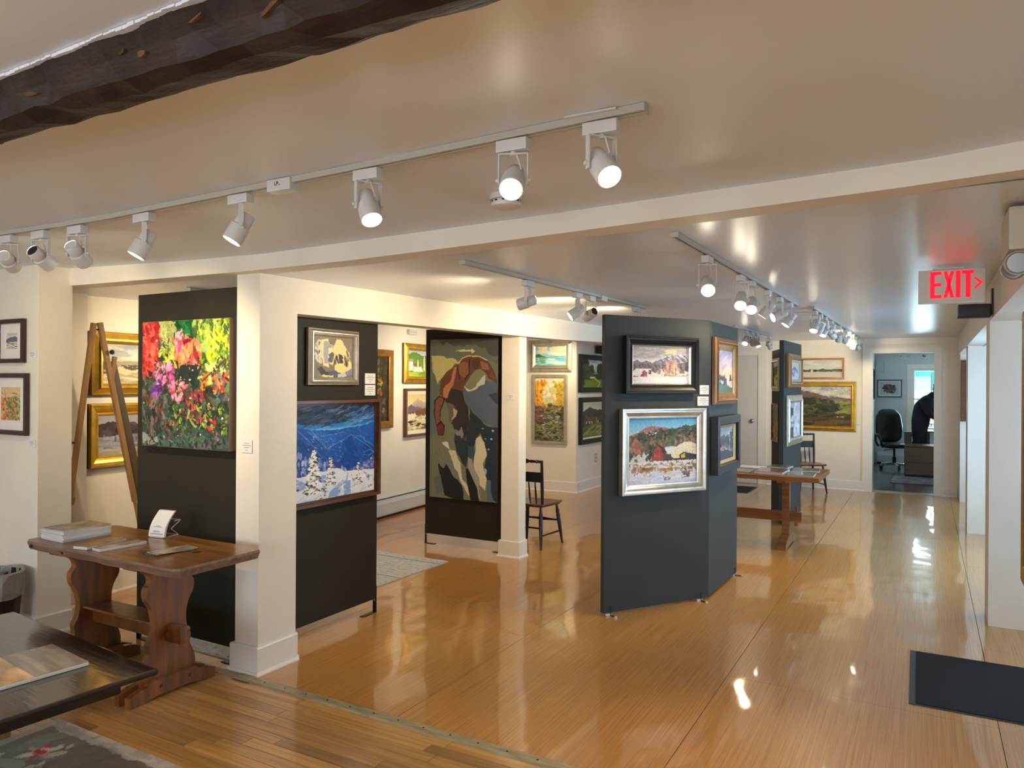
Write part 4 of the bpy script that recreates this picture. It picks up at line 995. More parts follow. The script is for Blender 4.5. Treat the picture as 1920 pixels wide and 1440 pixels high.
def cv_church():
    c = Cv(90, 66, '74902c', 22)
    c.grad([(0, 'a4b4c0'), (1, 'c4ccc8')], 0, .25); c.hills([(0, .22), (.2, .1), (.4, .08), (.7, .2), (1, .16)], '5c8030', .02, 20, .8, '7a9a3c'); c.poly([(0, .78), (1, .76), (1, 1), (0, 1)], '86a02c', .01); c.dabs(30, (0, .8, 1, 1), ['a0b83c', '6c8c24', 'b8c050'], (.16, .03))
    c.poly([(.02, .36), (.26, .36), (.26, .78), (.02, .78)], 'd4d4d4', .01); c.poly([(.0, .34), (.28, .34), (.28, .44), (.0, .44)], '8c98a8'); c.poly([(.28, .58), (.62, .58), (.72, .8), (.28, .8)], 'dcd8cc'); c.poly([(.3, .5), (.6, .5), (.62, .62), (.3, .62)], '8c5c40')
    c.poly([(.74, .76), (.75, .3), (.77, .1), (.79, .3), (.8, .76)], 'e8e4dc'); c.poly([(.45, .6), (.47, .36), (.49, .34), (.52, .6)], 'e4e0d8')
    return c.grain(.02)
def cv_ranges():
    c = Cv(90, 80, 'd0c8a8', 23)
    c.grad([(0, 'c8b884'), (1, 'e0d0a0')], 0, .35); c.hills([(0, .34), (.2, .26), (.4, .12), (.55, .16), (.8, .26), (1, .3)], 'b8a89c', .02, 24, .5, '8c7c78'); c.hills([(0, .36), (.15, .28), (.3, .34), (.6, .4), (1, .4)], '6c6474', .02, 20, .56); c.poly([(0, .52), (.3, .48), (.6, .42), (1, .44), (1, .62), (0, .6)], '7c4a30', .02)
    c.poly([(0, .58), (1, .56), (1, 1), (0, 1)], 'd4cca4', .01); c.dabs(60, (0, .58, 1, 1), ['3c3428', 'e4dcb8', 'b8ac80', '54483a'], (.09, .022), (-.4, .1)); c.poly([(0, .54), (.3, .54), (.44, .6), (.2, .68), (0, .66)], 'e4dcc4', .03)
    return c.grain(.02)
def cv_lakecloud():
    c = Cv(80, 60, '88c0c8', 24)
    c.grad([(0, '7cb4c4'), (1, '98d0d4')], 0, .6); c.dabs(40, (.2, 0, 1, .45), ['e0e0b8', 'c8dcd8', 'f0e8bc', 'a8ccd4'], (.16, .07), (-.2, .2), (.4, .9)); c.hills([(0, .44), (.12, .38), (.3, .54), (.4, .56)], '3c7450', .02, 14, .6); c.poly([(.5, .54), (1, .52), (1, .58), (.5, .58)], '6aa0b4', .01)
    c.grad([(0, '84ccd4'), (1, 'bce0d8')], .58, 1); c.dabs(40, (0, .6, 1, 1), ['a8dcdc', 'd8ecd8', '70b8cc'], (.16, .025), (0, .1)); c.dabs(20, (0, .6, .3, .86), ['58a070', '78b488'], (.07, .03))
    return c.grain(.015)
def cv_autumn():
    c = Cv(80, 130, '6a6440', 25)
    c.grad([(0, 'e4dcb8'), (1, 'd0c48c')], 0, .4); c.dabs(260, (0, .06, .4, .48), ['e0a02c', 'd88420', 'ecb84c', 'b87828'], (.05, .03), (0, 3)); c.dabs(240, (.6, .08, 1, .48), ['dca02c', 'b8a040', 'e8b03c', '8c9a40'], (.05, .03), (0, 3)); c.dabs(70, (.3, .1, .7, .4), ['e8e0c0', 'c8c898', 'd8c070'], (.05, .04))
    c.dabs(420, (0, .44, 1, 1), ['4c4a34', '3a3a30', '7a7a4c', '54606c', '8c8454', '2e2c28', 'a09a70'], (.07, .018), (-.5, .5)); c.dabs(90, (0, .46, .3, .7), ['5c4a50', '8c6454'], (.06, .02), (-.4, .4)); c.dabs(60, (.2, .5, .9, .95), ['c8c8b0', 'a8b0a8'], (.05, .008), (-.4, .4))
    return c.grain(.03)
def cv_path():
    c = Cv(80, 66, '3c4a28', 26)
    c.grad([(0, '8ca4c4'), (1, 'd0d4d8')], 0, .5); c.dabs(20, (.2, 0, .9, .4), ['d8dce0', 'a0b4d0'], (.12, .06)); c.poly([(.46, .5), (.6, .36), (.74, .5)], '6c84a4', .02)
    c.dabs(130, (0, .05, .28, .8), ['34442c', '283824', '44543c'], (.08, .06)); c.dabs(100, (.24, .25, .52, .75), ['3c4c2c', '2c3c24', '4a5a34'], (.06, .06)); c.dabs(80, (.74, .2, 1, .7), ['2e3c28', '3a4a30'], (.06, .06))
    c.poly([(.2, .72), (1, .68), (1, 1), (.1, 1)], '6c8434', .03); c.poly([(.4, .6), (.62, .6), (.62, .66), (.4, .66)], 'd8d48c'); c.line([(.6, .66), (.84, .8), (.76, 1)], .02, 'b8c064')
    return c.grain(.02)
def cv_village():
    c = Cv(80, 80, '4c4838', 27)
    c.grad([(0, 'b4b8a8'), (1, 'd4d4c4')], 0, .3); c.hills([(0, .26), (.2, .16), (.4, .1), (.6, .18), (.8, .22), (1, .2)], '44444c', .02, 24, .6, '3c3a34'); c.dabs(140, (0, .36, 1, .68), ['3a3a28', '54482c', '2c2c22', '6a5a38'], (.05, .035))
    for x, w_, h_ in ((.2, .03, .08), (.34, .04, .07), (.46, .03, .06), (.66, .02, .16), (.74, .03, .08)): c.poly([(x, .6-h_), (x+w_, .6-h_), (x+w_, .6), (x, .6)], 'e8e4d8')
    c.poly([(0, .74), (.5, .6), (1, .56), (1, 1), (0, 1)], '6c7434', .03); c.dabs(60, (0, .7, 1, 1), ['84883c', '54602c', '9a9a50'], (.14, .03), (-.6, -.2))
    return c.grain(.02)
def cv_office():
    c = Cv(60, 40, 'c4c8c4', 28)
    c.poly([(.14, .4), (.3, .2), (.6, .22), (.8, .3), (.84, .6), (.66, .84), (.4, .8), (.2, .66)], '5a5450', .06, n=10); c.dabs(50, (.2, .26, .78, .76), ['8c4c48', '3c3a3c', '788078', '94605c'], (.06, .04), (0, 3))
    return c.grain(.02)
def cv_plain(col): return Cv(12, 12, col, 1).grain(.03)

# ------------------------------------------------------------------ display panels
def bracket(parent, M, h, arm):
    mb = MB()
    mb.xbox(M, (-0.016, -0.004, 0.0), (0.016, 0.0, h)); mb.xbox(M, (-0.016, -arm, 0.0), (0.016, 0.0, 0.005))
    o = mb.build('foot_bracket', M_black_metal, parent)
    mb = MB(); mb.xbox(M, (-0.004, -0.0052, h*.42), (0.004, -0.0042, h*.66)); mb.build('bracket_slot', mat('slot_gap', (0.6, 0.55, 0.5), 0.6), o)
    return o
Tm = lambda x, y, z, rz=0: Matrix.Translation((x, y, z)) @ Matrix.Rotation(rz, 4, 'Z')
g1 = empty('display_panel', (-3.88, 2.945, 0), 0, 'dark green display panel behind the trestle table, holding the flower canvas', 'display panel')
MB().box((-0.455, -0.018, 0.10), (0.448, 0.018, 2.165), 0.002).build('board', M_green, g1)
for x in (-0.460, 0.453): bracket(g1, Tm(x, 0, 0, PI/2 if x < 0 else -PI/2), 0.19, 0.13)
g2 = empty('display_panel', (-3.402, 3.655, 0), PI/2, 'dark green display panel just behind the broad column, holding the blue snow scene', 'display panel')
MB().box((-0.455, -0.017, 0.10), (0.455, 0.017, 2.11), 0.002).build('board', M_green, g2)
for x in (-0.460, 0.460): bracket(g2, Tm(x, 0, 0, PI/2 if x < 0 else -PI/2), 0.19, 0.14)
g3 = empty('display_panel', (-3.975, 6.155, 0), 0, 'dark green display panel left of the slim column, holding the climber canvas', 'display panel')
MB().box((-0.455, -0.018, 0.105), (0.455, 0.018, 2.165), 0.002).build('board', M_green, g3)
for x in (-0.460, 0.460): bracket(g3, Tm(x, 0, 0, PI/2 if x < 0 else -PI/2), 0.2, 0.12)

RZC = math.atan2(0.789, 0.53)
gc = empty('folding_screen', (-1.434, 5.636, 0), 0, 'slate green folding display screen standing free in mid gallery', 'display screen')
def board(parent, a, b, th_, z0, z1, m, name='board'):
    a = Vector(a); b = Vector(b); d = (b-a); L = d.length; rz = math.atan2(d.y, d.x)
    return MB().box((0, 0, z0), (L, th_, z1), 0.003).build(name, m, parent, loc=(a.x-parent.location.x, a.y-parent.location.y, 0), rz=rz)
board(gc, (-1.964, 4.847), (-1.4345, 5.635), 0.040, 0.016, 2.112, M_grey_green)
board(gc, (-1.434, 5.637), (-1.415, 6.508), 0.040, 0.016, 2.108, M_grey_green)
for (x, y, rz) in ((-1.925, 4.88, RZC), (-1.47, 5.555, RZC), (-1.418, 6.44, PI/2)):
    M_ = Tm(x+1.434, y-5.636, 0, rz); mb = MB()
    mb.xbox(M_, (-0.003, -0.006, 0.0), (0.003, -0.001, 0.07)); mb.xbox(M_, (-0.003, -0.06, 0.002), (0.003, 0.0, 0.008))
    f_ = mb.build('wire_foot', M_black_metal, gc)
    MB().xbox(M_, (-0.008, -0.072, 0.0), (0.008, -0.055, 0.012), 0.003).build('foot_pad', M_white_metal, f_); MB().xbox(M_, (-0.035, -0.004, 0.0), (0.012, 0.012, 0.014), 0.003).build('foot_pad', M_white_metal, f_)
gd = empty('folding_screen', (-1.443, 9.05, 0), 0, 'distant slate display screen near the far wall with four small paintings', 'display screen')
board(gd, (-1.443, 9.043), (-1.402, 10.12), 0.052, 0.016, 2.148, M_grey_green)
board(gd, (-1.698, 9.745), (-1.50, 9.20), 0.03, 0.016, 2.057, M_green)
for (x, y) in ((-1.41, 9.1), (-1.38, 10.06)):
    MB().box((x+1.443-0.01, y-9.05-0.02, 0), (x+1.443+0.012, y-9.05+0.02, 0.015), 0.003).build('foot_pad', M_white_metal, gd)

# ------------------------------------------------------------------ pictures
picture('canvas_painting', 'colourful abstract flower canvas in reds and limes on dark green panel', (-3.822, 2.925, 1.607), 0, 0.782, 0.757, cv_flowers(), 0, 0.052, M_canvas_edge, 'canvas')
picture('canvas_painting', 'tall canvas of a bending climber in a brown coat above snow', (-3.955, 6.135, 1.272), 0, 0.79, 1.575, cv_climber(), 0, 0.036, M_canvas_edge_dark, 'canvas')
picture('framed_painting', 'small cream and grey abstract in a silver frame above the blue snow scene', (-3.383, 3.645, 1.787), PI/2, 0.47, 0.36, cv_abstract(), 0.038, 0.042, M_silver, 'scoop', (0.012, M_pewter))
picture('framed_painting', 'bright blue mountain snow scene with white firs in a walnut float frame', (-3.383, 3.655, 1.176), PI/2, 0.866, 0.664, cv_blue(), 0.034, 0.05, M_frame_walnut, 'float')
nC = Vector((0.8301, -0.5576)); dC = Vector((0.5576, 0.8301)); aC = Vector((-1.964, 4.847))
def onC(t, z): p = aC + dC*t + nC*0.003; return (p.x, p.y, z)
picture('framed_painting', 'snowy farm and mountain in a broad black frame on the slate screen', onC(0.472, 1.762), RZC, 0.66, 0.412, cv_winterfarm(), 0.066, 0.058, M_frame_black, 'cove', (0.012, M_silver))
picture('framed_painting', 'red barn winter landscape in a wide silver frame on the slate screen', onC(0.497, 1.143), RZC, 0.758, 0.614, cv_barn(), 0.072, 0.055, M_silver, 'cove')
RC2 = math.atan2(0.871, 0.019)
picture('framed_painting', 'pastel sunset with silo in an oak frame on the side leaf of the slate screen', (-1.424, 6.01, 1.731), RC2, 0.655, 0.52, cv_sunset(), 0.05, 0.048, M_oak_frame, 'scoop', (0.045, M_gold_brown))
picture('framed_painting', 'dusky blue landscape in a black frame with gold inner edge', (-1.424, 6.0, 1.157), RC2, 0.69, 0.444, cv_dusk(), 0.07, 0.062, M_frame_black, 'flat', (0.026, M_pale_gold))
RD1 = math.atan2(1.077, 0.041)
picture('framed_painting', 'white and blue mountain in a thick gold frame on the distant screen', (-1.424, 9.55, 1.80), RD1, 0.80, 0.40, cv_bluepeak(), 0.07, 0.06, M_oak_frame, 'scoop', (0.03, M_linen))
picture('framed_painting', 'black and white waterfall picture in a silver frame on the distant screen', (-1.421, 9.60, 1.206), RD1, 0.93, 0.603, cv_bw(), 0.09, 0.045, M_pewter, 'scoop')
dD = Vector((0.198, -0.545)).normalized(); RD2 = math.atan2(dD.y, dD.x); nD = Vector((dD.y, -dD.x))
def onD2(t, z): p = Vector((-1.698, 9.745)) + dD*t + nD*0.003; return (p.x, p.y, z)
picture('framed_painting', 'small green field painting in a pewter frame on the hidden leaf of the distant screen', onD2(0.34, 1.752), RD2, 0.46, 0.40, cv_greenfield(), 0.06, 0.03, M_pewter, 'scoop')
picture('framed_painting', 'small warm garden painting low on the hidden leaf of the distant screen', onD2(0.31, 1.17), RD2, 0.44, 0.46, cv_garden(), 0.02, 0.02, M_frame_walnut, 'flat')
picture('framed_painting', 'narrow pale lake panorama in a thin gold frame on the far wall', (-1.47, 12.648, 1.893), 0, 0.70, 0.332, cv_lakewide(), 0.028, 0.035, M_oak_frame, 'flat')
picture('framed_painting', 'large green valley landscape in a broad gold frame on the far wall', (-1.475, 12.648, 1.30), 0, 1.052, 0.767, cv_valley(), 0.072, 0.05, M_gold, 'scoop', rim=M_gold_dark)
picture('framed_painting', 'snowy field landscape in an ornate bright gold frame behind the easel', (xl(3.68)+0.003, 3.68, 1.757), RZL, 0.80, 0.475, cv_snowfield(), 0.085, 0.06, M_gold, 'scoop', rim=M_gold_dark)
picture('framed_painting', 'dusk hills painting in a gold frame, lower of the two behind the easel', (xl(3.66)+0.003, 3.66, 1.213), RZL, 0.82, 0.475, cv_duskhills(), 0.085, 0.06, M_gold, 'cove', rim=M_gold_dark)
picture('framed_print', 'small grey hill watercolour in a cherry frame, upper at far left', (-5.17, 2.618, 1.877), 0, 0.318, 0.282, cv_wc1(), 0.028, 0.028, M_frame_cherry, 'flat', None, 'picture', None, 0.062)
picture('framed_print', 'larger orange floral watercolour in a dark frame, lower at far left', (-5.18, 2.618, 1.471), 0, 0.42, 0.397, cv_wc2(), 0.03, 0.028, M_frame_cherry, 'flat', None, 'picture', None, 0.062)
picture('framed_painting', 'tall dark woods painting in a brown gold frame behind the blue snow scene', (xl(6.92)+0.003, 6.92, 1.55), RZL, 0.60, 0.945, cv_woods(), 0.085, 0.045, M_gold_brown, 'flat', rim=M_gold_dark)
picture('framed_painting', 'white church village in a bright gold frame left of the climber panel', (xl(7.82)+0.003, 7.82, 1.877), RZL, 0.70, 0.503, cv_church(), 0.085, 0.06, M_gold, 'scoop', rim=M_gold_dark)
picture('framed_painting', 'sunlit mountain range in a cream and dark frame below the church painting', (xl(7.86)+0.003, 7.86, 1.247), RZL, 0.72, 0.616, cv_ranges(), 0.03, 0.05, M_frame_walnut, 'flat', (0.05, M_cream_liner))
picture('framed_painting', 'turquoise lake with clouds in a pale gold frame on the annex end wall', (-4.972, 10.098, 2.05), 0, 0.705, 0.48, cv_lakecloud(), 0.085, 0.05, M_pewter, 'scoop', (0.015, M_silver))
picture('framed_painting', 'tall autumn stream painting in a pewter frame under the lake painting', (-4.98, 10.098, 1.242), 0, 0.58, 1.05, cv_autumn(), 0.045, 0.045, M_pewter, 'flat')
picture('framed_painting', 'dark-framed green path and trees, upper on the annex side wall', (-4.544, 10.66, 1.785), PI/2, 1.02, 0.578, cv_path(), 0.075, 0.05, M_frame_black, 'flat')
picture('framed_painting', 'dark-framed hill village, lower on the annex side wall', (-4.544, 10.68, 1.068), PI/2, 1.02, 0.71, cv_village(), 0.075, 0.05, M_frame_black, 'flat', (0.025, M_cream_liner))
picture('framed_painting', 'brown wooden panel picture on the narrow daylit pier', (0.66, 12.148, 1.563), 0, 0.48, 0.85, cv_plain('6a3c28'), 0.05, 0.04, M_frame_walnut, 'flat')
picture('framed_painting', 'tall gold-framed picture cut off at the right edge', (0.357, 3.02, 1.40), -PI/2, 0.66, 1.0, cv_plain('241c18'), 0.07, 0.045, M_gold_brown, 'flat', rim=M_frame_cherry)

# title cards
card((-3.314, 2.898, 1.262), 0, 'white title card on the broad column beside the flower canvas', 0.085, 0.07)
card((-3.384, 4.024, 1.651), PI/2, 'upper of two white title cards right of the cream abstract', 0.11, 0.073)
card((-3.384, 4.024, 1.571), PI/2, 'lower of two white title cards, just above the blue snow scene', 0.11, 0.073)
card((-3.392, 6.038, 1.50), 0, 'white title card on the slim column', 0.075, 0.05)
p = onC(0.893, 1.585); card(p, RZC, 'upper white title card at the fold of the slate screen', 0.088, 0.07)
p = onC(0.882, 1.50); card(p, RZC, 'lower white title card at the fold of the slate screen', 0.108, 0.07)
card((-4.94, 2.618, 1.787), 0, 'faint title card right of the small hill watercolour', 0.08, 0.05)
card((-4.94, 2.618, 1.225), 0, 'faint title card below the floral watercolour', 0.075, 0.045)
card((-0.92, 12.648, 1.02), 0, 'small pale title card right of the valley landscape', 0.07, 0.05)
# ------------------------------------------------------------------ near trestle table
t1 = empty('trestle_table', (-3.71, 2.525, 0), 0, 'rustic stained pine trestle table with scalloped legs at left', 'table')
random.seed(3)
def live_edge_top(x0, x1, y0, y1, z0, z1, n=40):
    """top with slightly waney front edge and rounded corners"""
    pts = []
    for i in range(n+1):
        t = i/n; x = x0+(x1-x0)*t; c = 0.035*(max(0, 1-min(t, 1-t)*22))**2
        pts.append((x, y0+c+0.006*math.sin(t*17)+0.004*math.sin(t*41)))
    for i in range(n+1):
        t = i/n; x = x1+(x0-x1)*t; c = 0.03*(max(0, 1-min(t, 1-t)*22))**2
        pts.append((x, y1-c+0.004*math.sin(t*13)))
    return pts
tp = live_edge_top(-0.65, 0.65, -0.265, 0.265, 0, 0)
k = len(tp); mb = MB()
top = [(x, y, 0.74) for x, y in tp]; mid = [(x*1.004, y*1.012, 0.728) for x, y in tp]; bot = [(x*0.992, y*0.97, 0.695) for x, y in tp]
mb.v = top+mid+bot
mb.f = [tuple(range(k)), tuple(range(3*k-1, 2*k-1, -1))]; mb.mi = [0, 0]
for a in (0, k):
    for i in range(k): mb.f.append((a+i, a+k+i, a+k+(i+1) % k, a+(i+1) % k)); mb.mi.append(1)
top_o = mb.build('table_top', [M_pine, M_pine_edge], t1)
M_knot = mat('pine_knot', (0.04, 0.016, 0.008), 0.5)
for (x, y, r) in ((0.33, -0.06, 0.018), (0.42, 0.03, 0.026), (0.36, 0.03, 0.012), (-0.5, -0.1, 0.012)):
    MB().lathe((x, y, 0.7398), (x, y, 0.7404), [(0, r), (1, r*.8)], 12).build('knot', M_knot, top_o)
for (x, z) in ((-0.56, 0.716), (-0.26, 0.717)):
    MB().lathe((x, -0.266, z), (x, -0.274, z), [(0, 0.011), (1, 0.007)], 10).build('edge_knot', M_knot, top_o)
# scalloped upright profile in the y-z plane
half = [(0.155, 0.69), (0.155, 0.655), (0.125, 0.63), (0.115, 0.59), (0.140, 0.555), (0.135, 0.50), (0.105, 0.45), (0.092, 0.38), (0.100, 0.31), (0.122, 0.27), (0.118, 0.22), (0.140, 0.17), (0.150, 0.125), (0.150, 0.06)]
def spline(pts, m=3):
    out = []
    for i in range(len(pts)-1):
        p0 = pts[max(0, i-1)]; p1 = pts[i]; p2 = pts[i+1]; p3 = pts[min(len(pts)-1, i+2)]
        for j in range(m):
            t = j/m; out.append(tuple(0.5*((2*p1[q])+(-p0[q]+p2[q])*t+(2*p0[q]-5*p1[q]+4*p2[q]-p3[q])*t*t+(-p0[q]+3*p1[q]-3*p2[q]+p3[q])*t**3) for q in (0, 1)))
    return out+[pts[-1]]
hs = spline(half)
prof = [(y, z) for y, z in hs] + [(-y, z) for y, z in reversed(hs)]
for x in (-0.42, 0.235):
    MB().prism(prof, 'x', x-0.022, x+0.022).build('leg', M_pine_leg, t1)
    foot = [(-0.255, 0.0), (-0.255, 0.052), (-0.19, 0.075), (-0.15, 0.078), (-0.13, 0.098), (0.13, 0.098), (0.15, 0.078), (0.19, 0.075), (0.25, 0.052), (0.25, 0.0), (0.19, 0.0), (0.1, 0.018), (-0.1, 0.018), (-0.19, 0.0)]
    for sx in (-1, 1):
        f_ = MB().prism(foot, 'x', x+sx*0.0225, x+sx*0.058).build('foot', M_pine_leg, t1)
        for y in (-0.08, 0.09): MB().lathe((x+sx*0.057, y, 0.06), (x+sx*0.061, y, 0.06), [(0, 0.010), (1, 0.007)], 10).build('bolt', M_knot, f_)
    MB().prism([(-0.22, 0.694), (0.22, 0.694), (0.22, 0.675), (0.17, 0.655), (-0.17, 0.655), (-0.22, 0.675)], 'x', x-0.05, x-0.0225).build('cleat', M_pine_leg, t1)
MB().box((-0.54, -0.020, 0.265), (0.365, 0.020, 0.355), 0.006).build('stretcher', M_pine_leg, t1)
MB().box((-0.40, -0.075, 0.352), (0.213, 0.075, 0.366), 0.004).build('stretcher_board', M_pine_leg, t1)
MB().lathe((0.285, -0.04, 0.31), (0.285, 0.085, 0.31), [(0, 0.014), (1, 0.016)], 12).build('peg', M_pine_leg, t1)
TX, TY, TZ = -3.71, 2.525, 0.7405

# magazines, books, card holder, leaflets on it
M_cover = mat('magazine_cover', (0.40, 0.33, 0.24), 0.3, noise=((14, 9, 5), 0.75, 3))
M_cover2 = mat('dark_cover', (0.10, 0.095, 0.09), 0.3, noise=((9, 14, 5), 0.8, 3))
M_cover3 = mat('ochre_cover', (0.38, 0.22, 0.08), 0.3, noise=((12, 16, 5), 0.6, 3))
M_pages = mat('page_block', (0.62, 0.64, 0.65), 0.6, noise=((2, 2, 260), 0.25, 2))
def bookobj(name, label, cat, x, y, z, w, d, h, rz, cover, group=None, over=0.0, art=None):
    e = empty(name, (x, y, z), rz, label, cat, group)
    MB().box((-w/2, -d/2, 0.0015), (w/2, d/2, h-0.0015)).build('pages', M_pages, e)
    MB().box((-w/2-over, -d/2-over, h-0.0014), (w/2+over, d/2+over, h)).build('front_cover', cover, e)
    MB().box((-w/2-over, -d/2-over, 0), (w/2+over, d/2+over, 0.0014)).build('back_cover', cover, e)
    MB().box((-w/2-over-0.001, -d/2-over, 0), (-w/2, d/2+over, h)).build('spine', cover, e)
    return e
random.seed(8)
zz = TZ
for i in range(9):
    bookobj('magazine', ('topmost magazine of the tall stack at the left of the pine table' if i == 8 else 'white-edged magazine inside the tall stack on the pine table'), 'magazine',
            -4.195+random.uniform(-.004, .004), 2.465+random.uniform(-.004, .004), zz, 0.215, 0.27, 0.0068, random.uniform(-.03, .03), M_cover if i == 8 else M_paper, 'stack of magazines')
    zz += 0.0070
bookobj('booklet', 'thick orange-spined booklet beside the magazine stack', 'booklet', -3.875, 2.405, TZ, 0.095, 0.25, 0.017, R(10), M_cover3)
bookobj('booklet', 'thick pale-edged booklet in the middle of the pine table', 'booklet', -3.735, 2.425, TZ, 0.075, 0.25, 0.016, R(-4), M_cover)
for i in range(3):
    bookobj('leaflet', ('black leaflet under the photo leaflet near the table edge', 'dark brochure fanned in the leaflet pile', 'photo leaflet on top of the leaflet pile')[i], 'leaflet',
            -3.435+0.015*i, 2.475+0.012*i, TZ+0.0036*i, 0.10, 0.22, 0.0034, R((-14, -26, -8)[i]), (M_cover2, M_cover2, M_cover)[i], 'pile of leaflets')
# white card holder: wire stand with a curved stack of cards
ch = empty('card_holder', (-3.79, 2.70, TZ), R(8), 'white wire stand holding a leaning stack of cards', 'card stand')
wire = MB().path([(-0.05, 0.005, 0.003), (-0.05, 0.085, 0.003), (-0.05, 0.03, 0.045), (-0.05, 0.10, 0.085), (-0.05, 0.055, 0.085)], 0.0022)
wire.path([(0.05, 0.005, 0.003), (0.05, 0.085, 0.003), (0.05, 0.03, 0.045), (0.05, 0.10, 0.085), (0.05, 0.055, 0.085)], 0.0022)
wire.path([(-0.05, 0.10, 0.085), (0.05, 0.10, 0.085)], 0.0022).path([(-0.05, 0.085, 0.003), (0.05, 0.085, 0.003)], 0.0022).path([(-0.05, -0.03, 0.003), (0.05, -0.03, 0.003)], 0.0022)
wire.path([(-0.05, -0.03, 0.003), (-0.05, 0.005, 0.003)], 0.0022).path([(0.05, -0.03, 0.003), (0.05, 0.005, 0.003)], 0.0022)
wire.build('wire_frame', M_white_metal, ch)
def curve_card(y, m, name):
    mb = MB(); n = 10; vs = []
    for i in range(n+1):
        t = i/n; z = 0.006+0.135*t; yy = y-0.028+0.075*t+0.018*math.sin(t*PI)*-1
        for x in (-0.058, 0.058): vs += [(x, yy, z), (x, yy+0.013, z+0.002)]
    fs = []
    for i in range(n):
        a = i*4; fs += [(a, a+2, a+6, a+4), (a+1, a+5, a+7, a+3), (a, a+4, a+5, a+1), (a+2, a+3, a+7, a+6)]
    fs += [(0, 1, 3, 2), (n*4, n*4+2, n*4+3, n*4+1)]
    return mb.add(vs, fs).build(name, m, ch)
cs = curve_card(0.0, M_paper, 'card_stack')
mb = MB()
for t, l, w_ in ((0.12, .9, .0018), (0.2, .5, .0008), (0.24, .45, .0008), (0.40, .6, .0009), (0.44, .3, .0008)):
    z = 0.006+0.135*t; yy = -0.028+0.075*t-0.018*math.sin(t*PI)-0.0016
    mb.box((-0.05*l, yy-0.0006, z-w_), (0.05*l, yy+0.0012, z+w_))
mb.build('print', M_ink, cs)

# ------------------------------------------------------------------ black lacquered low table with book, at bottom left
bt = empty('low_table', (-3.42, 1.6, 0), R(-5), 'black lacquered low table cut off at the bottom left corner', 'table')
MB().box((-0.66, -0.42, 0.425), (0.66, 0.40, 0.45), 0.010).build('table_top', M_blackgloss, bt)
MB().prism([(-0.57, 0.425), (0.57, 0.425), (0.57, 0.40), (0.54, 0.385), (0.52, 0.365), (-0.52, 0.365), (-0.54, 0.385), (-0.57, 0.40)], 'y', 0.29, 0.315).build('apron', M_blackgloss, bt)
MB().prism([(-0.57, 0.425), (0.57, 0.425), (0.57, 0.40), (0.54, 0.385), (0.52, 0.365), (-0.52, 0.365), (-0.54, 0.385), (-0.57, 0.40)], 'y', -0.335, -0.31).build('apron', M_blackgloss, bt)
MB().box((0.55, -0.31, 0.365), (0.575, 0.29, 0.425)).build('apron', M_blackgloss, bt)
for x in (-0.55, -0.33):
    MB().prism([(-0.25, 0.0), (-0.25, 0.04), (-0.12, 0.09), (-0.09, 0.22), (-0.16, 0.34), (-0.2, 0.425), (0.2, 0.425), (0.16, 0.34), (0.09, 0.22), (0.12, 0.09), (0.25, 0.04), (0.25, 0.0)], 'x', x-0.02, x+0.02).build('leg', M_blackgloss, bt)
M_artcover = mat('art_book_cover', (0.42, 0.26, 0.10), 0.18, noise=((9, 5, 5), 0.75, 4), coat=0.5)
ab = bookobj('art_book', 'glossy landscape picture book lying on the black low table', 'book', -3.20, 1.62, 0.451, 0.44, 0.34, 0.016, R(83), M_artcover)
MB().box((0.02, -0.17, 0.0162), (0.22, 0.17, 0.0166)).build('cover_photo', mat('grey_cover_photo', (0.18, 0.15, 0.13), 0.2, noise=((20, 3, 3), 0.6, 4), coat=0.5), ab)

# ------------------------------------------------------------------ flowered rug (front room)
rugc = Cv(260, 190, '7c7164', 31)
rugc.dabs(600, (0, 0, 1, 1), ['786d60', '84796a', '6e6458'], (.02, .01), (0, 3), (.3, .7))
for (u, v, s_) in ((.13, .16, 1.0), (.05, .27, 1.0), (.17, .3, .9), (.32, .55, 1.0), (.5, .3, .8), (.7, .5, 1)):
    rugc.dabs(26, (u-.06*s_, v-.09*s_, u+.06*s_, v+.09*s_), ['7a8070', '8c9080', '6c7264'], (.035*s_, .014*s_), (0, 3))
    for q in range(6):
        a = q*PI/3; rugc.dabs(2, (u+.02*s_*math.cos(a), v+.03*s_*math.sin(a), u+.02*s_*math.cos(a), v+.03*s_*math.sin(a)), ['c8a098', 'c0485a', 'e0d6c0'][q % 3:q % 3+1], (.022*s_, .008*s_), (a, a+.05))
    rugc.dabs(3, (u-.005, v-.005, u+.005, v+.005), ['b03848'], (.012, .01))
    rugc.dabs(6, (u-.05*s_, v-.08*s_, u+.06*s_, v+.06*s_), ['dcd4c0', 'd0c6b0'], (.014, .008), (0, 3))
for q in range(14):
    u = rugc.r.uniform(.2, .9); v = rugc.r.uniform(.1, .9); rugc.line([(u, v), (u+.06, v-.03), (u+.1, v-.02)], .003, '7a6e60')
for a, b in (((0, 0), (1, 0)), ((0, 0), (0, 1)), ((1, 0), (1, 1)), ((0, 1), (1, 1))): rugc.line([a, b], .028, 'b0a89a')
rugc.dabs(300, (0, 0, 1, .04), ['b8b0a4', 'a49c90'], (.02, .01))
def flat_rug(name, label, loc, rz, w, d, cv, edge, th_=0.009):
    e = empty(name, loc, rz, label, 'rug')
    MB().box((-w/2, -d/2, 0.0005), (w/2, d/2, th_-0.001)).build('pile_edge', edge, e)
    o = canvas_mesh('woven_face', cv, w, d, 0, e); o.rotation_euler = (R(-90), 0, 0); o.location = (0, 0, th_)
    return e
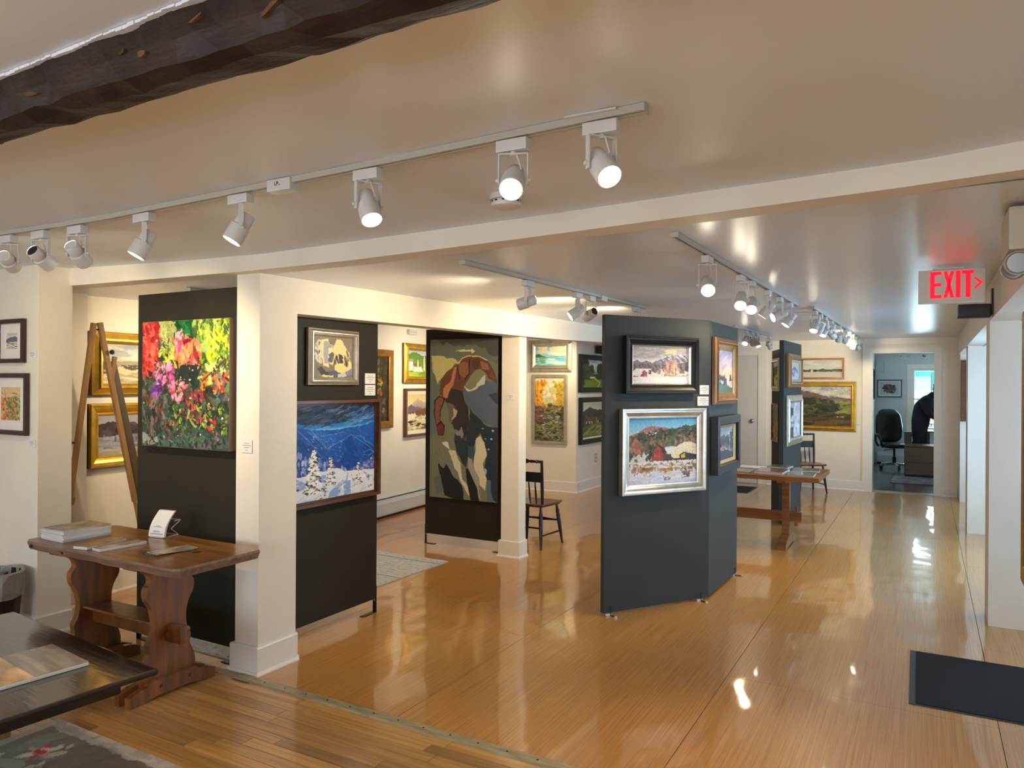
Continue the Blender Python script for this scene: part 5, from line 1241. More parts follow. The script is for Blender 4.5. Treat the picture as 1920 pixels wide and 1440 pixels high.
# canvas_mesh faces -Y; turned -90 deg about X it faces +Z with its top edge towards +Y
flat_rug('rug', 'grey brown rug with flower bouquets at the bottom left', (-2.61, 1.33, 0.0), R(0), 2.0, 1.42, rugc, mat('rug_edge', (0.30, 0.27, 0.23), 0.9))
rn = Cv(150, 400, 'd0d4dc', 33)
rn.dabs(700, (0, 0, 1, 1), ['d8dce4', 'c4cad2', 'e4e6ec'], (.05, .01), (0, .2), (.3, .7))
for v in np.linspace(.03, .97, 40):
    rn.dabs(16, (0, v, 1, v), ['4a4e58', '5c606a'], (.014, .004), (-.2, .2))
for v in (.06, .3, .52, .75): rn.line([(0, v), (1, v)], .006, '50545e')
flat_rug('runner_rug', 'pale grey runner with small dark dashes behind the green panels', (-4.21, 4.46, 0.0), R(-1), 0.82, 2.30, rn, mat('runner_edge', (0.5, 0.5, 0.52), 0.9), 0.007)
rp_ = Cv(60, 50, 'd4dae4', 35); rp_.dabs(160, (0, 0, 1, 1), ['dce2ea', 'c8d0da', 'e8ecf2'], (.08, .02), (0, .3)); rp_.dabs(60, (0, 0, 1, 1), ['6a7078', '8a909a'], (.03, .01), (-.3, .3))
flat_rug('small_rug', 'small pale rug peeking out below the flower panel', (-3.76, 3.13, 0.0), 0, 0.56, 0.32, rp_, mat('runner_edge', (0.5, 0.5, 0.52), 0.9), 0.006)
# dark mats
def door_mat(label, x0, y0, x1, y1, rz=0.0):
    e = empty('floor_mat', ((x0+x1)/2, (y0+y1)/2, 0), rz, label, 'mat')
    w, d = x1-x0, y1-y0
    MB().box((-w/2, -d/2, 0.0005), (w/2, d/2, 0.004), 0.001).build('rubber_border', mat('mat_rubber', (0.055, 0.06, 0.065), 0.6), e)
    MB().box((-w/2+0.032, -d/2+0.012, 0.004), (w/2-0.02, d/2-0.012, 0.008), 0.0015).build('carpet_face', mat('mat_carpet', (0.012, 0.014, 0.018), 0.95, noise=((300, 300, 50), 0.6, 2), bump=((400, 400, 100), 0.6)), e)
door_mat('dark ribbed entrance mat at the lower right', -0.074, 4.30, 1.10, 5.17, R(0.5))
door_mat('black mat in front of the closed far door', -3.25, 11.45, -2.33, 12.2, 0)

# ------------------------------------------------------------------ bin at far left
bn = empty('waste_bin', (-4.995, 2.43, 0), 0, 'black waste bin with a grey liner bag at the far left wall', 'bin')
MB().lathe((0, 0, 0), (0, 0, 0.44), [(0, 0.115), (0.03, 0.12), (1, 0.150), (1, 0.142), (0.06, 0.112)], 24, cap=False).build('bin_body', M_black_metal, bn, smooth=True)
mb = MB(); n = 30
prof_b = [(0.30, 0.152), (0.33, 0.160), (0.40, 0.160), (0.445, 0.158), (0.452, 0.150), (0.445, 0.140), (0.36, 0.135)]
random.seed(4)
for z, r in prof_b:
    for i in range(n): a = 2*PI*i/n; rr = r+random.uniform(-.004, .006); mb.v.append((rr*math.cos(a), rr*math.sin(a), z+random.uniform(-.012, .006)*(1 if z < .35 else .4)))
for j in range(len(prof_b)-1):
    for i in range(n): mb.f.append((j*n+i, j*n+(i+1) % n, (j+1)*n+(i+1) % n, (j+1)*n+i)); mb.mi.append(0)
mb.build('liner_bag', mat('grey_bag', (0.30, 0.30, 0.28), 0.35), bn)

# ------------------------------------------------------------------ easel
ez = empty('easel', (-5.08, 3.13, 0), 0, 'folded beech A-frame easel standing before the gold-framed pair', 'easel')
def slat(a, b, w_, t_, name, m=None, facing=(0.6, -0.8, 0)):
    a, b = Vector(a), Vector(b); d = (b-a); L = d.length; z = d.normalized(); f = Vector(facing); x = f.cross(z).normalized(); y = z.cross(x)
    M_ = Matrix((( x.x, y.x, z.x, a.x), (x.y, y.y, z.y, a.y), (x.z, y.z, z.z, a.z), (0, 0, 0, 1)))
    return MB().xbox(M_, (-w_/2, -t_/2, 0), (w_/2, t_/2, L), 0.003).build(name, m or M_easel, ez)
off = Vector((5.08, -3.13, 0))
def E_(x, y, z): return (x+5.08, y-3.13, z)
slat(E_(-5.10, 3.107, 2.03), E_(-5.10, 2.944, 0.80), 0.034, 0.026, 'leg', None, (1, 0, 0))
slat(E_(-5.10, 2.948, 0.83), E_(-5.10, 2.862, 0.0), 0.022, 0.016, 'leg_extension', None, (1, 0, 0))
slat(E_(-5.098, 2.943, 0.78), E_(-5.098, 2.95, 0.83), 0.05, 0.036, 'sliding_clamp', None, (1, 0, 0))
slat(E_(-5.10, 3.15, 2.036), E_(-5.10, 3.425, 0.736), 0.034, 0.026, 'leg', None, (1, 0, 0))
slat(E_(-5.10, 3.42, 0.76), E_(-5.10, 3.575, 0.0), 0.022, 0.016, 'leg_extension', None, (1, 0, 0))
slat(E_(-5.13, 3.255, 1.76), E_(-5.13, 3.68, 0.0), 0.060, 0.026, 'rear_leg', mat('dark_easel_wood', (0.10, 0.07, 0.045), 0.5), (1, 0, 0))
slat(E_(-5.10, 3.235, 1.60), E_(-5.10, 3.262, 1.80), 0.03, 0.02, 'canvas_clamp', None, (1, 0, 0))
MB().tube(E_(-5.10, 3.09, 1.985), E_(-5.10, 3.175, 1.985), 0.007).build('hinge_bolt', M_black_metal, ez)
MB().lathe(E_(-5.085, 3.225, 1.83), E_(-5.06, 3.225, 1.83), [(0, 0.014), (0.6, 0.018), (1, 0.010)], 10).build('wing_nut', M_black_metal, ez)
MB().lathe(E_(-5.10, 2.975, 1.20), E_(-5.10, 2.94, 1.20), [(0, 0.008), (1, 0.012)], 10).build('side_knob', M_black_metal, ez)

# ------------------------------------------------------------------ thumb-back side chairs
def make_chair(label, seatmat, loc, rz, name='side_chair'):
    """faces local +Y; origin at floor under the seat centre"""
    e = empty(name, loc, rz, label, 'chair')
    sh = 0.44
    seat = [(-0.205, 0.20), (0.205, 0.20), (0.215, 0.15), (0.18, -0.19), (-0.18, -0.19), (-0.215, 0.15)]
    mb = MB(); k = len(seat)
    mb.v = [(x, y, sh) for x, y in seat]+[(x*1.02, y*1.02, sh-0.012) for x, y in seat]+[(x*.93, y*.93, sh-0.032) for x, y in seat]
    mb.f = [tuple(range(k-1, -1, -1)), tuple(range(2*k, 3*k))]; mb.mi = [0, 0]
    for a in (0, k):
        for i in range(k): mb.f.append((a+i, a+(i+1) % k, a+k+(i+1) % k, a+k+i)); mb.mi.append(0)
    mb.build('seat', seatmat, e)
    tl = [(0, 0.013), (.12, 0.016), (.2, 0.021), (.24, 0.016), (.28, 0.021), (.6, 0.019), (.94, 0.012), (1, 0.011)]
    feet = {}
    for sx in (-1, 1):
        for sy in (-1, 1):
            a = (sx*(0.165 if sy > 0 else 0.14), sy*0.15, sh-0.03); b = (sx*(0.205 if sy > 0 else 0.175), sy*0.21, 0.0)
            MB().lathe(a, b, tl, 12).build('leg', M_blackpaint, e, smooth=True); feet[(sx, sy)] = (Vector(a), Vector(b))
    def at(sx, sy, t): a, b = feet[(sx, sy)]; return a+(b-a)*t
    st = [(0, .008), (.3, .012), (.5, .017), (.7, .012), (1, .008)]
    MB().lathe(at(-1, 1, .42), at(1, 1, .42), st, 10).build('stretcher', M_blackpaint, e, smooth=True)
    MB().lathe(at(-1, -1, .5), at(1, -1, .5), [(0, .009), (1, .009)], 10).build('stretcher', M_blackpaint, e, smooth=True)
    for sx in (-1, 1): MB().lathe(at(sx, -1, .68), at(sx, 1, .68), [(0, .009), (1, .009)], 10).build('stretcher', M_blackpaint, e, smooth=True)
    for sx in (-1, 1):
        a = Vector((sx*0.165, -0.165, sh)); b = Vector((sx*0.19, -0.235, 0.87))
        MB().lathe(a, b, [(0, .014), (.3, .018), (.6, .017), (1, .014)], 10).build('stile', M_blackpaint, e, smooth=True)
    MB().lathe((-0.20, -0.235, 0.865), (0.20, -0.235, 0.865), [(0, .014), (.14, .014), (.16, .019), (.2, .012), (.3, .016), (.36, .011), (.42, .022), (.47, .024), (.5, .016), (.53, .024), (.58, .022), (.64, .011), (.7, .016), (.8, .012), (.84, .019), (.86, .014), (1, .014)], 12).build('crest_rail', M_blackpaint, e, smooth=True)
    MB().add([(-0.18, -0.217, 0.66), (0.18, -0.217, 0.66), (0.185, -0.228, 0.76), (-0.185, -0.228, 0.76), (-0.18, -0.205, 0.66), (0.18, -0.205, 0.66), (0.185, -0.216, 0.76), (-0.185, -0.216, 0.76)],
             [(0, 1, 2, 3), (7, 6, 5, 4), (0, 4, 5, 1), (1, 5, 6, 2), (2, 6, 7, 3), (3, 7, 4, 0)]).build('back_slat', M_blackpaint, e)
    for i in range(4):
        x = -0.105+0.07*i
        MB().lathe((x*0.95, -0.165, sh-0.002), (x, -0.21, 0.662), [(0, .006), (.4, .011), (.8, .008), (1, .006)], 8).build('spindle', M_blackpaint, e, smooth=True)
    return e
make_chair('black side chair with brown seat beside the slim column', M_seatwood, (-3.445, 6.66, 0), R(0))
make_chair('black side chair with red brown seat below the valley painting', M_seatred, (-1.58, 12.13, 0), R(-150))

# ------------------------------------------------------------------ far trestle table
t2 = empty('trestle_table', (-1.62, 7.97, 0), 0, 'honey brown trestle table with books behind the slate screen', 'table')
MB().box((-0.74, -0.45, 0.70), (0.74, 0.45, 0.745), 0.006).build('table_top', M_maple_t, t2)
for x in (-0.38, 0.38):
    MB().prism([(-0.055, 0.66), (0.055, 0.66), (0.055, 0.56), (0.04, 0.5), (0.04, 0.20), (0.055, 0.12), (0.055, 0.06), (-0.055, 0.06), (-0.055, 0.12), (-0.04, 0.20), (-0.04, 0.5), (-0.055, 0.56)], 'x', x-0.035, x+0.035).build('leg', M_maple_t, t2)
    ft = MB().prism([(-0.31, 0.0), (-0.31, 0.05), (-0.22, 0.085), (-0.08, 0.11), (0.08, 0.11), (0.22, 0.085), (0.31, 0.05), (0.31, 0.0), (0.2, 0.0), (0.14, 0.015), (-0.14, 0.015), (-0.2, 0.0)], 'x', x-0.045, x+0.045).build('foot', M_maple_t, t2)
    cl = MB().prism([(-0.34, 0.70), (0.34, 0.70), (0.34, 0.675), (0.28, 0.65), (-0.28, 0.65), (-0.34, 0.675)], 'x', x-0.04, x+0.04).build('cleat', M_maple_t, t2)
    MB().lathe((x+0.041, -0.03, 0.68), (x+0.045, -0.03, 0.68), [(0, .008), (1, .006)], 8).build('dowel', M_knot, cl)
MB().box((-0.50, -0.022, 0.24), (0.53, 0.022, 0.34), 0.004).build('stretcher', M_maple_t, t2)
MB().prism([(-0.018, 0.20), (-0.022, 0.40), (0.022, 0.40), (0.018, 0.20)], 'x', 0.46, 0.49).build('wedge', M_maple_t, t2)
M_photo = mat('book_photo_cover', (0.17, 0.125, 0.09), 0.25, noise=((10, 16, 5), 0.8, 4), coat=0.4)
M_photo2 = mat('book_olive_cover', (0.13, 0.12, 0.085), 0.25, noise=((8, 18, 5), 0.8, 4), coat=0.4)
M_red = mat('book_russet_cover', (0.16, 0.075, 0.055), 0.25, noise=((12, 12, 5), 0.6, 4), coat=0.4)
for lab, x, y, w_, d_, h_, m_, a in (('pale book at the front right end of the far trestle table', -1.06, 7.72, 0.24, 0.30, 0.018, M_photo2, 2),
                             ('thick russet art book at the middle front of the far table', -1.345, 7.76, 0.27, 0.36, 0.030, M_red, -2),
                             ('flat photo book at the left front of the far table', -1.66, 7.74, 0.25, 0.28, 0.014, M_photo, 3),
                             ('grey-white book behind the flat photo book', -1.60, 8.10, 0.28, 0.24, 0.016, M_paper, -4),
                             ('brown book at the back right of the far table', -1.07, 8.10, 0.25, 0.26, 0.022, M_photo, 5),
                             ('small dark book behind the thick russet one', -1.33, 8.16, 0.2, 0.22, 0.034, M_photo2, -6),
                             ('slim black folder at the left of the far table', -1.98, 7.92, 0.22, 0.30, 0.008, M_cover2, 12)):
    bookobj('book', lab, 'book', x, y, 0.7455, w_, d_, h_, R(a), m_, 'books on the far trestle table', 0.003)

# ------------------------------------------------------------------ heater, thermostat box, speakers, outlet
ht = empty('baseboard_heater', (xl(6.6), 6.6, 0), RZL, 'long white baseboard heater along the annex left wall', 'heater')
MB().prism([(-0.002, 0.03), (-0.06, 0.03), (-0.065, 0.05), (-0.065, 0.17), (-0.045, 0.235), (-0.002, 0.24)], 'x', -2.75, 2.2).build('cover', M_white_metal, ht)
MB().box((-2.75, -0.05, 0.0), (2.2, -0.004, 0.029)).build('toe_gap', M_dark, ht)
MB().box((-2.75, -0.0555, 0.226), (2.2, -0.0525, 0.236)).build('damper_slot', M_dark, ht)
for x in (-2.76, 2.19): MB().box((x, -0.068, 0.01), (x+0.02, -0.002, 0.245)).build('end_cap', M_white_metal, ht)
b = empty('wall_box', (xl(7.66)+0.002, 7.66, 2.275), RZL, 'small white junction box high on the annex left wall', 'box')
MB().box((-0.09, -0.05, -0.032), (0.09, -0.001, 0.032), 0.006).build('cover', M_white_metal, b); MB().box((-0.07, -0.053, -0.004), (0.07, -0.0505, 0.004)).build('vent', M_track, b)
def speaker(loc, rz, label, w_, d_, h_):
    e = empty('wall_speaker', loc, rz, label, 'speaker')
    MB().box((-w_/2, -d_-0.02, -h_/2), (w_/2, -0.02, h_/2), 0.006).build('cabinet', M_black_metal, e)
    MB().box((-w_/2+0.008, -d_-0.024, -h_/2+0.008), (w_/2-0.008, -d_-0.0202, h_/2-0.008), 0.002).build('grille', mat('speaker_cloth', (0.018, 0.018, 0.02), 0.9), e)
    MB().box((-0.03, -0.0195, -0.04), (0.03, -0.001, 0.04)).build('bracket', M_black_metal, e); return e
speaker((-4.544, 10.92, 2.165), PI/2, 'black wall speaker above the dark-framed green path', 0.28, 0.14, 0.12)
sp = empty('wall_speaker', (0.366, 5.62, 2.16), 0, 'black bracketed speaker under the exit sign', 'speaker')
MB().box((-0.008, -0.05, -0.085), (-0.002, 0.05, 0.085)).build('bracket', M_black_metal, sp)
MB().box((-0.19, -0.06, -0.09), (-0.012, 0.06, -0.012), 0.006).build('cabinet', M_black_metal, sp)
MB().box((-0.192, -0.058, -0.094), (-0.012, 0.058, -0.0905)).build('grille', mat('speaker_cloth', (0.018, 0.018, 0.02), 0.9), sp)
ol = empty('wall_outlet', (-4.545, 10.86, 0.465), PI/2, 'cream outlet plate low on the annex side wall', 'outlet')
MB().box((-0.05, -0.006, -0.07), (0.05, -0.001, 0.07), 0.002).build('plate', M_linen, ol)
for z in (-0.03, 0.03): MB().box((-0.016, -0.0075, z-0.018), (0.016, -0.0062, z+0.018)).build('socket', M_trim, ol)
ol = empty('wall_outlet', (xl(4.15)+0.001, 4.15, 0.62), RZL, 'beige switch plate behind the pine table', 'outlet')
MB().box((-0.04, -0.006, -0.06), (0.04, -0.001, 0.06), 0.002).build('plate', M_linen, ol); MB().box((-0.006, -0.012, -0.012), (0.006, -0.0062, 0.012)).build('toggle', M_trim, ol)
# ------------------------------------------------------------------ track lighting
ORD = ['first', 'second', 'third', 'fourth', 'fifth', 'sixth', 'seventh', 'eighth', 'ninth', 'tenth']
def track(name, label, axis, fixed, a, b, zf, mats=M_track):
    """a rail just under the ceiling: zf(t) gives the ceiling height along it"""
    e = empty(name, (fixed, a, 0) if axis == 'y' else (a, fixed, 0), 0, label, 'light track')
    n = 12; vs = []; L = b-a
    for i in range(n+1):
        t = L*i/n; z = zf(a+t)
        for s_, dz in ((-0.017, -0.001), (0.017, -0.001), (0.017, -0.021), (0.006, -0.021), (0.006, -0.012), (-0.006, -0.012), (-0.006, -0.021), (-0.017, -0.021)):
            vs.append((s_, t, z+dz) if axis == 'y' else (t, s_, z+dz))
    k = 8; fs = [(i*k+j, i*k+(j+1) % k, (i+1)*k+(j+1) % k, (i+1)*k+j) for i in range(n) for j in range(k)]
    if axis == 'x': fs = [f[::-1] for f in fs]
    MB().add(vs, fs).build('rail', mats, e)
    vs = []; m = 2
    for i in range(n+1):
        t = L*i/n; z = zf(a+t)-0.0135
        for s_ in (-0.0055, 0.0055): vs.append((s_, t, z) if axis == 'y' else (t, s_, z))
    MB().add(vs, [(i*2, i*2+1, i*2+3, i*2+2) for i in range(n)]).build('contact_slot', M_dark, e)
    for t in (0.0, L-0.006):
        z = zf(a+t)
        if axis == 'y': MB().box((-0.019, t, z-0.023), (0.019, t+0.006, z-0.001)).build('end_cap', mats, e)
        else: MB().box((t, -0.019, z-0.023), (t+0.006, 0.019, z-0.001)).build('end_cap', mats, e)
    return e

LAMPSPOT = []
def head(loc, axis, aim, on, label, group, black=False, drop=0.085, power=1.0, size=82, lens_on=None, body_r=0.036):
    """loc: point on the underside of the rail; aim: direction the lamp looks"""
    e = empty('track_light', loc, 0, label, 'track light', group)
    d = Vector(aim).normalized()
    if axis == 'y': MB().box((-0.018, -0.05, -0.038), (0.018, 0.05, -0.004), 0.003).build('adapter', M_white_metal, e)
    else: MB().box((-0.05, -0.018, -0.038), (0.05, 0.018, -0.004), 0.003).build('adapter', M_white_metal, e)
    hz = Vector((d.x, d.y, 0)); hz = hz.normalized() if hz.length > 1e-3 else Vector((0, -1, 0))
    sd = Vector((-hz.y, hz.x, 0))
    top = Vector((0, 0, -0.037)); piv = Vector((0, 0, -0.045-drop))
    M_ = Matrix(((sd.x, hz.x, 0, 0), (sd.y, hz.y, 0, 0), (0, 0, 1, 0), (0, 0, 0, 1)))
    yk = MB(); w_ = body_r+0.006
    yk.xbox(M_, (-w_, -0.009, top.z-0.010), (w_, 0.009, top.z-0.006))
    for s_ in (-1, 1):
        yk.xbox(M_, (s_*w_-0.0018, -0.009, piv.z-0.014), (s_*w_+0.0018, 0.009, top.z-0.006))
    yk.tube((0, 0, top.z), (0, 0, top.z-0.012), 0.008, 0.008, 8)
    y_ = yk.build('yoke', M_white_metal, e)
    for s_ in (-1, 1): MB().lathe(piv+sd*s_*w_, piv+sd*s_*(w_+0.010), [(0, .007), (1, .006)], 8).build('pivot_knob', M_white_metal, y_)
    r = body_r; p0 = piv-d*0.052; p1 = piv+d*0.062
    hb2 = MB().lathe(p0, p1, [(0, r*.72), (.03, r*.80), (.40, r*.84), (.42, r*.80), (.44, r*.80), (.46, r*.98), (.96, r), (1, r*.97), (1, r*.90), (.9, r*.88)], 20, cap=False).build('housing', M_white_metal, e, smooth=True)
    MB().lathe(p0+d*0.003, p0+d*0.004, [(0, r*.74), (1, r*.74)], 16).build('back_opening', M_dark if black else M_white_metal, hb2)
    MB().lathe(p1-d*0.010, p1-d*0.005, [(0, r*.84), (1, r*.76)], 18).build('lens', M_lens if on else M_lens_off, hb2)
    MB().path([(0.01, 0, top.z-0.005), (0.02, 0.01, top.z-0.05), tuple(p0+d*0.01)], 0.0022, 5).build('cord', M_white_metal, e)
    if on:
        l = bpy.data.lights.new('spot_lamp', 'SPOT'); l.energy = SPOT_W*power; l.color = (1.0, 0.79, 0.50); l.spot_size = R(size); l.spot_blend = 1.0; l.shadow_soft_size = 0.03
        o = bpy.data.objects.new('spot_lamp', l); COL.objects.link(o); o.parent = e
        o.location = p1+d*0.012; o.rotation_euler = d.to_track_quat('-Z', 'Y').to_euler()
    return e
def to(p, q): return tuple(Vector(q)-Vector(p))
def feed(track_obj, x, y, z, axis, label_mark=True):
    """white live-end connector box on the rail, with its printed mark"""
    mb = MB()
    if axis == 'x': mb.box((x-0.055, y-0.024, z-0.040), (x+0.055, y+0.024, z+0.0))
    else: mb.box((x-0.024, y-0.055, z-0.040), (x+0.024, y+0.055, z+0.0))
    loc = track_obj.location
    for i in range(len(mb.v)): mb.v[i] = (mb.v[i][0]-loc.x, mb.v[i][1]-loc.y, mb.v[i][2])
    b_ = mb.build('feed_box', M_white_metal, track_obj)
    mk = MB(); s_ = 0.013
    X0 = x-0.018-loc.x; Y0 = y-0.0245-loc.y; Z0 = z-0.022
    for (a0, a1, c0, c1) in ((0, .16, 0, 1), (0, .6, 0, .16), (.75, .9, 0, 1), (.75, 1.35, .84, 1), (1.2, 1.35, .4, 1), (.75, 1.35, .4, .54), (1.5, 2.1, 0, .16)):
        mk.box((X0+a0*s_, Y0-0.0006, Z0+c0*s_), (X0+a1*s_, Y0, Z0+c1*s_))
    if axis == 'y':
        mk = MB(); X0 = x-0.014-loc.x; Y0 = y-0.0555-loc.y
        for (a0, a1, c0, c1) in ((0, .14, 0, 1), (.28, .42, .3, 1), (.56, .70, 0, 1), (0, .70, .86, 1), (.95, 1.45, 0, .14), (.95, 1.45, .44, .56), (.95, 1.45, .86, 1), (1.31, 1.45, 0, 1), (1.65, 1.79, 0, 1), (2.05, 2.19, 0, 1), (1.65, 2.19, 0, .14)):
            mk.box((X0+a0*s_, Y0-0.0006, Z0+c0*s_), (X0+a1*s_, Y0, Z0+c1*s_))
    mk.build('printed_mark', M_dark, b_)
    return b_

# near track, front room
YT1 = 1.87
tr1 = track('light_track', 'long cream light track across the front room ceiling', 'x', YT1, -4.6, -0.645, zn)
feed(tr1, -1.965, YT1, zn(-1.965)-0.003, 'x')
MB().box((-0.87+4.6, -0.03, zn(-0.8)-0.006), (-0.72+4.6, 0.045, zn(-0.8)-0.001)).build('canopy_plate', M_white_metal, tr1)
near = [(-3.74, (-1.55, 1.7, -0.75), True, False, 1.0), (-3.47, (-0.30, 1.05, -0.55), True, True, 1.0), (-3.19, (-0.45, 1.05, -0.75), True, False, 0.9),
        (-2.735, (-0.30, -0.42, -0.95), True, False, 0.8), (-2.18, (-0.32, -0.40, -0.90), True, False, 0.8), (-1.585, (0.45, -0.22, -0.80), True, False, 0.8),
        (-1.045, (0.28, -0.72, -0.62), True, False, 0.8), (-0.772, (0.50, -0.38, -0.62), True, False, 0.8)]
for i, (x, aim, on, blk, pw) in enumerate(near):
    head((x, YT1, zn(x)-0.021), 'x', aim, on, '%s spotlight from the left on the near ceiling track' % ORD[i], 'spotlights on the near track', blk, 0.075, pw)

# gallery track by the left arcade
XT2 = -2.075
tr2 = track('light_track', 'light track left of the slate screen along the gallery ceiling', 'y', XT2, 3.18, 6.02, lambda y: zc(XT2, y))
feed(tr2, XT2, 5.05, zc(XT2, 5.0)-0.003, 'y')
P2 = lambda y: (XT2, y, zc(XT2, y)-0.021)
for i, (y, tgt, on, blk, pw) in enumerate(((3.90, (-3.36, 3.66, 1.80), True, False, 0.8), (4.62, (-3.36, 3.75, 1.10), True, False, 0.9), (4.85, (-3.95, 6.10, 1.4), True, True, 2.6), (5.78, (-5.7, 7.6, 1.6), True, False, 1.3))):
    head(P2(y), 'y', to((XT2, y, 2.13), tgt), on, '%s spotlight counted from the beam on the left gallery track' % ORD[i], 'spotlights on the left gallery track', blk, 0.085, pw, 125)

# gallery track right of the slate screen
XT3 = -0.945
tr3 = track('light_track', 'light track right of the slate screen along the gallery ceiling', 'y', XT3, 3.10, 6.55, lambda y: zc(XT3, y))
P3 = lambda y: (XT3, y, zc(XT3, y)-0.021)
for i, (y, aim, on, blk, pw) in enumerate(((3.66, (0.25, -0.75, -0.50), True, False, 1.1), (4.42, (0.10, -0.72, -0.62), True, False, 1.0), (4.72, (0.12, -0.75, -0.62), True, False, 1.0),
                                 (5.26, to((XT3, 5.26, 2.1), (-1.66, 5.2, 1.15)), True, False, 0.85), (5.74, to((XT3, 5.74, 2.1), (-1.72, 5.2, 1.7)), True, True, 0.55), (6.2, to((XT3, 6.2, 2.1), (-1.42, 6.0, 1.4)), True, False, 0.4))):
    head(P3(y), 'y', aim, on, '%s spotlight counted from the beam on the right gallery track' % ORD[i], 'spotlights on the right gallery track', blk, 0.10 if i < 3 else 0.085, pw)

# track in front of the far wall
XT4 = -0.86
tr4 = track('light_track', 'crowded light track near the far wall', 'y', XT4, 6.82, 11.85, lambda y: zc(XT4, y))
P4 = lambda y: (XT4, y, zc(XT4, y)-0.021)
for i, (y, aim, on, blk, pw) in enumerate(((7.02, (-0.15, -0.45, -0.8), True, False, 1.0), (7.40, (-0.45, 0.1, -0.85), True, False, 0.5), (7.75, (-0.3, -0.35, -0.8), True, False, 1.0), (8.30, (0.4, 0.6, -0.7), False, False, 0),
                                 (9.10, (-0.2, 0.7, -0.6), False, False, 0), (9.85, to((XT4, 9.85, 2.1), (-1.45, 12.6, 1.85)), True, False, 1.9), (10.4, to((XT4, 10.4, 2.1), (-1.45, 12.6, 1.3)), True, False, 1.7),
                                 (10.95, (-0.1, -0.4, -0.8), True, False, 1.0), (11.45, (0.35, 0.5, -0.7), False, True, 0))):
    head(P4(y), 'y', aim, on, '%s spotlight counted from the camera on the far wall track' % ORD[i], 'spotlights on the far wall track', blk, 0.085, pw)
XT5 = -1.92
tr5 = track('light_track', 'short light track above the closed far door side', 'y', XT5, 8.6, 10.95, lambda y: zc(XT5, y))
for i, (y, aim, on, blk, pw) in enumerate(((9.26, (-0.05, -0.6, -0.7), True, False, 0.3), (9.58, (0.35, 0.45, -0.6), False, True, 0), (9.92, (0.35, -0.2, -0.8), True, False, 0.4), (10.80, (0.2, 0.6, -0.6), False, False, 0))):
    head((XT5, y, zc(XT5, y)-0.021), 'y', aim, on, '%s spotlight on the short track by the closed door' % ORD[i], 'spotlights on the short far track', blk, 0.075, pw)
# annex lamps (mostly hidden by the header) that light its walls
XT6 = -4.35
tr6 = track('light_track', 'light track hidden above the left annex', 'y', XT6, 3.3, 9.6, lambda y: zan(y))
for i, (y, tgt, pw) in enumerate(((4.1, (-5.45, 3.62, 1.75), 1.3), (4.7, (-5.45, 3.7, 1.2), 1.1), (6.6, (-5.75, 7.0, 1.6), 1.4), (7.5, (-5.75, 7.85, 1.9), 1.6), (8.1, (-5.75, 7.85, 1.2), 1.4), (9.45, (-4.97, 10.09, 1.9), 0.9), (8.8, (-4.97, 10.09, 1.1), 1.4))):
    head((XT6, y, zan(y)-0.021), 'y', to((XT6, y, zan(y)-0.15), tgt), True, '%s spotlight counted from the beam on the annex track' % ORD[i], 'spotlights on the annex track', False, 0.085, pw)
ml = head((-3.05, 9.9, zc(-3.05, 9.9)-0.021), 'y', to((-3.05, 9.9, 2.2), (-4.5, 10.7, 1.4)), True, 'lone spotlight hidden behind the slate screen lighting the annex side wall', None, False, 0.08, 0.7)

# ------------------------------------------------------------------ exit sign
ex = empty('exit_sign', (0.119, 4.85, 2.185), 0, 'white edge-lit exit sign with red letters and right arrow', 'exit sign')
W_, H_ = 0.325, 0.192
MB().box((-W_/2, -0.012, -H_/2), (W_/2, 0.012, H_/2), 0.006).build('panel', mat('exit_face', (0.66, 0.66, 0.60), 0.4), ex)
MB().box((-0.09, -0.016, H_/2+0.0005), (0.06, 0.016, 0.104)).build('mount', M_white_metal, ex)
M_red_lit = mat('exit_red', (0.35, 0.0, 0.01), 0.6, emit=(1.0, 0.004, 0.02), es=0.75)
def rel(u, v): return ((u-0.5)*W_, (0.5-v)*H_)
def glyph(polys, name):
    mb = MB()
    for p_ in polys: mb.prism([rel(u, v) for u, v in p_], 'y', -0.0150, -0.0122)
    mb.build(name, M_red_lit, ex)
q = lambda u0, v0, u1, v1: [(u0, v0), (u1, v0), (u1, v1), (u0, v1)]
glyph([q(.183, .06, .25, .84), q(.25, .06, .353, .155), q(.25, .40, .35, .49), q(.25, .745, .355, .84)], 'letter_e')
glyph([[(.383, .06), (.437, .06), (.544, .84), (.49, .84)], [(.49, .06), (.544, .06), (.437, .84), (.383, .84)]], 'letter_x')
glyph([q(.568, .06, .636, .84)], 'letter_i')
glyph([q(.656, .06, .83, .155), q(.712, .155, .785, .84)], 'letter_t')
glyph([[(.822, .28), (.865, .28), (.965, .43), (.915, .43)], [(.915, .43), (.965, .43), (.865, .585), (.822, .585)]], 'arrow')

# emergency light on the right wall
el = empty('emergency_light', (0.356, 3.42, 2.20), 0, 'beige twin-head emergency light high at the right edge', 'emergency light')
MB().box((-0.095, -0.15, -0.075), (-0.002, 0.15, 0.085), 0.012).build('housing', mat('beige_plastic', (0.55, 0.50, 0.38), 0.4), el, smooth=False)
for y in (-0.06, 0.105):
    h2 = MB().lathe((-0.06, y+0.045, -0.108), (-0.06, y-0.04, -0.118), [(0, .03), (.1, .042), (.8, .046), (1, .044)], 18).build('lamp_head', mat('beige_plastic', (0.55, 0.50, 0.38), 0.4), el, smooth=True)
    MB().lathe((-0.06, y-0.0405, -0.118), (-0.06, y-0.0435, -0.1183), [(0, .042), (1, .036)], 18).build('lens', M_lens_off, h2)
    MB().tube((-0.06, y, -0.076), (-0.06, y, -0.07), 0.012).build('stem', M_white_metal, el)
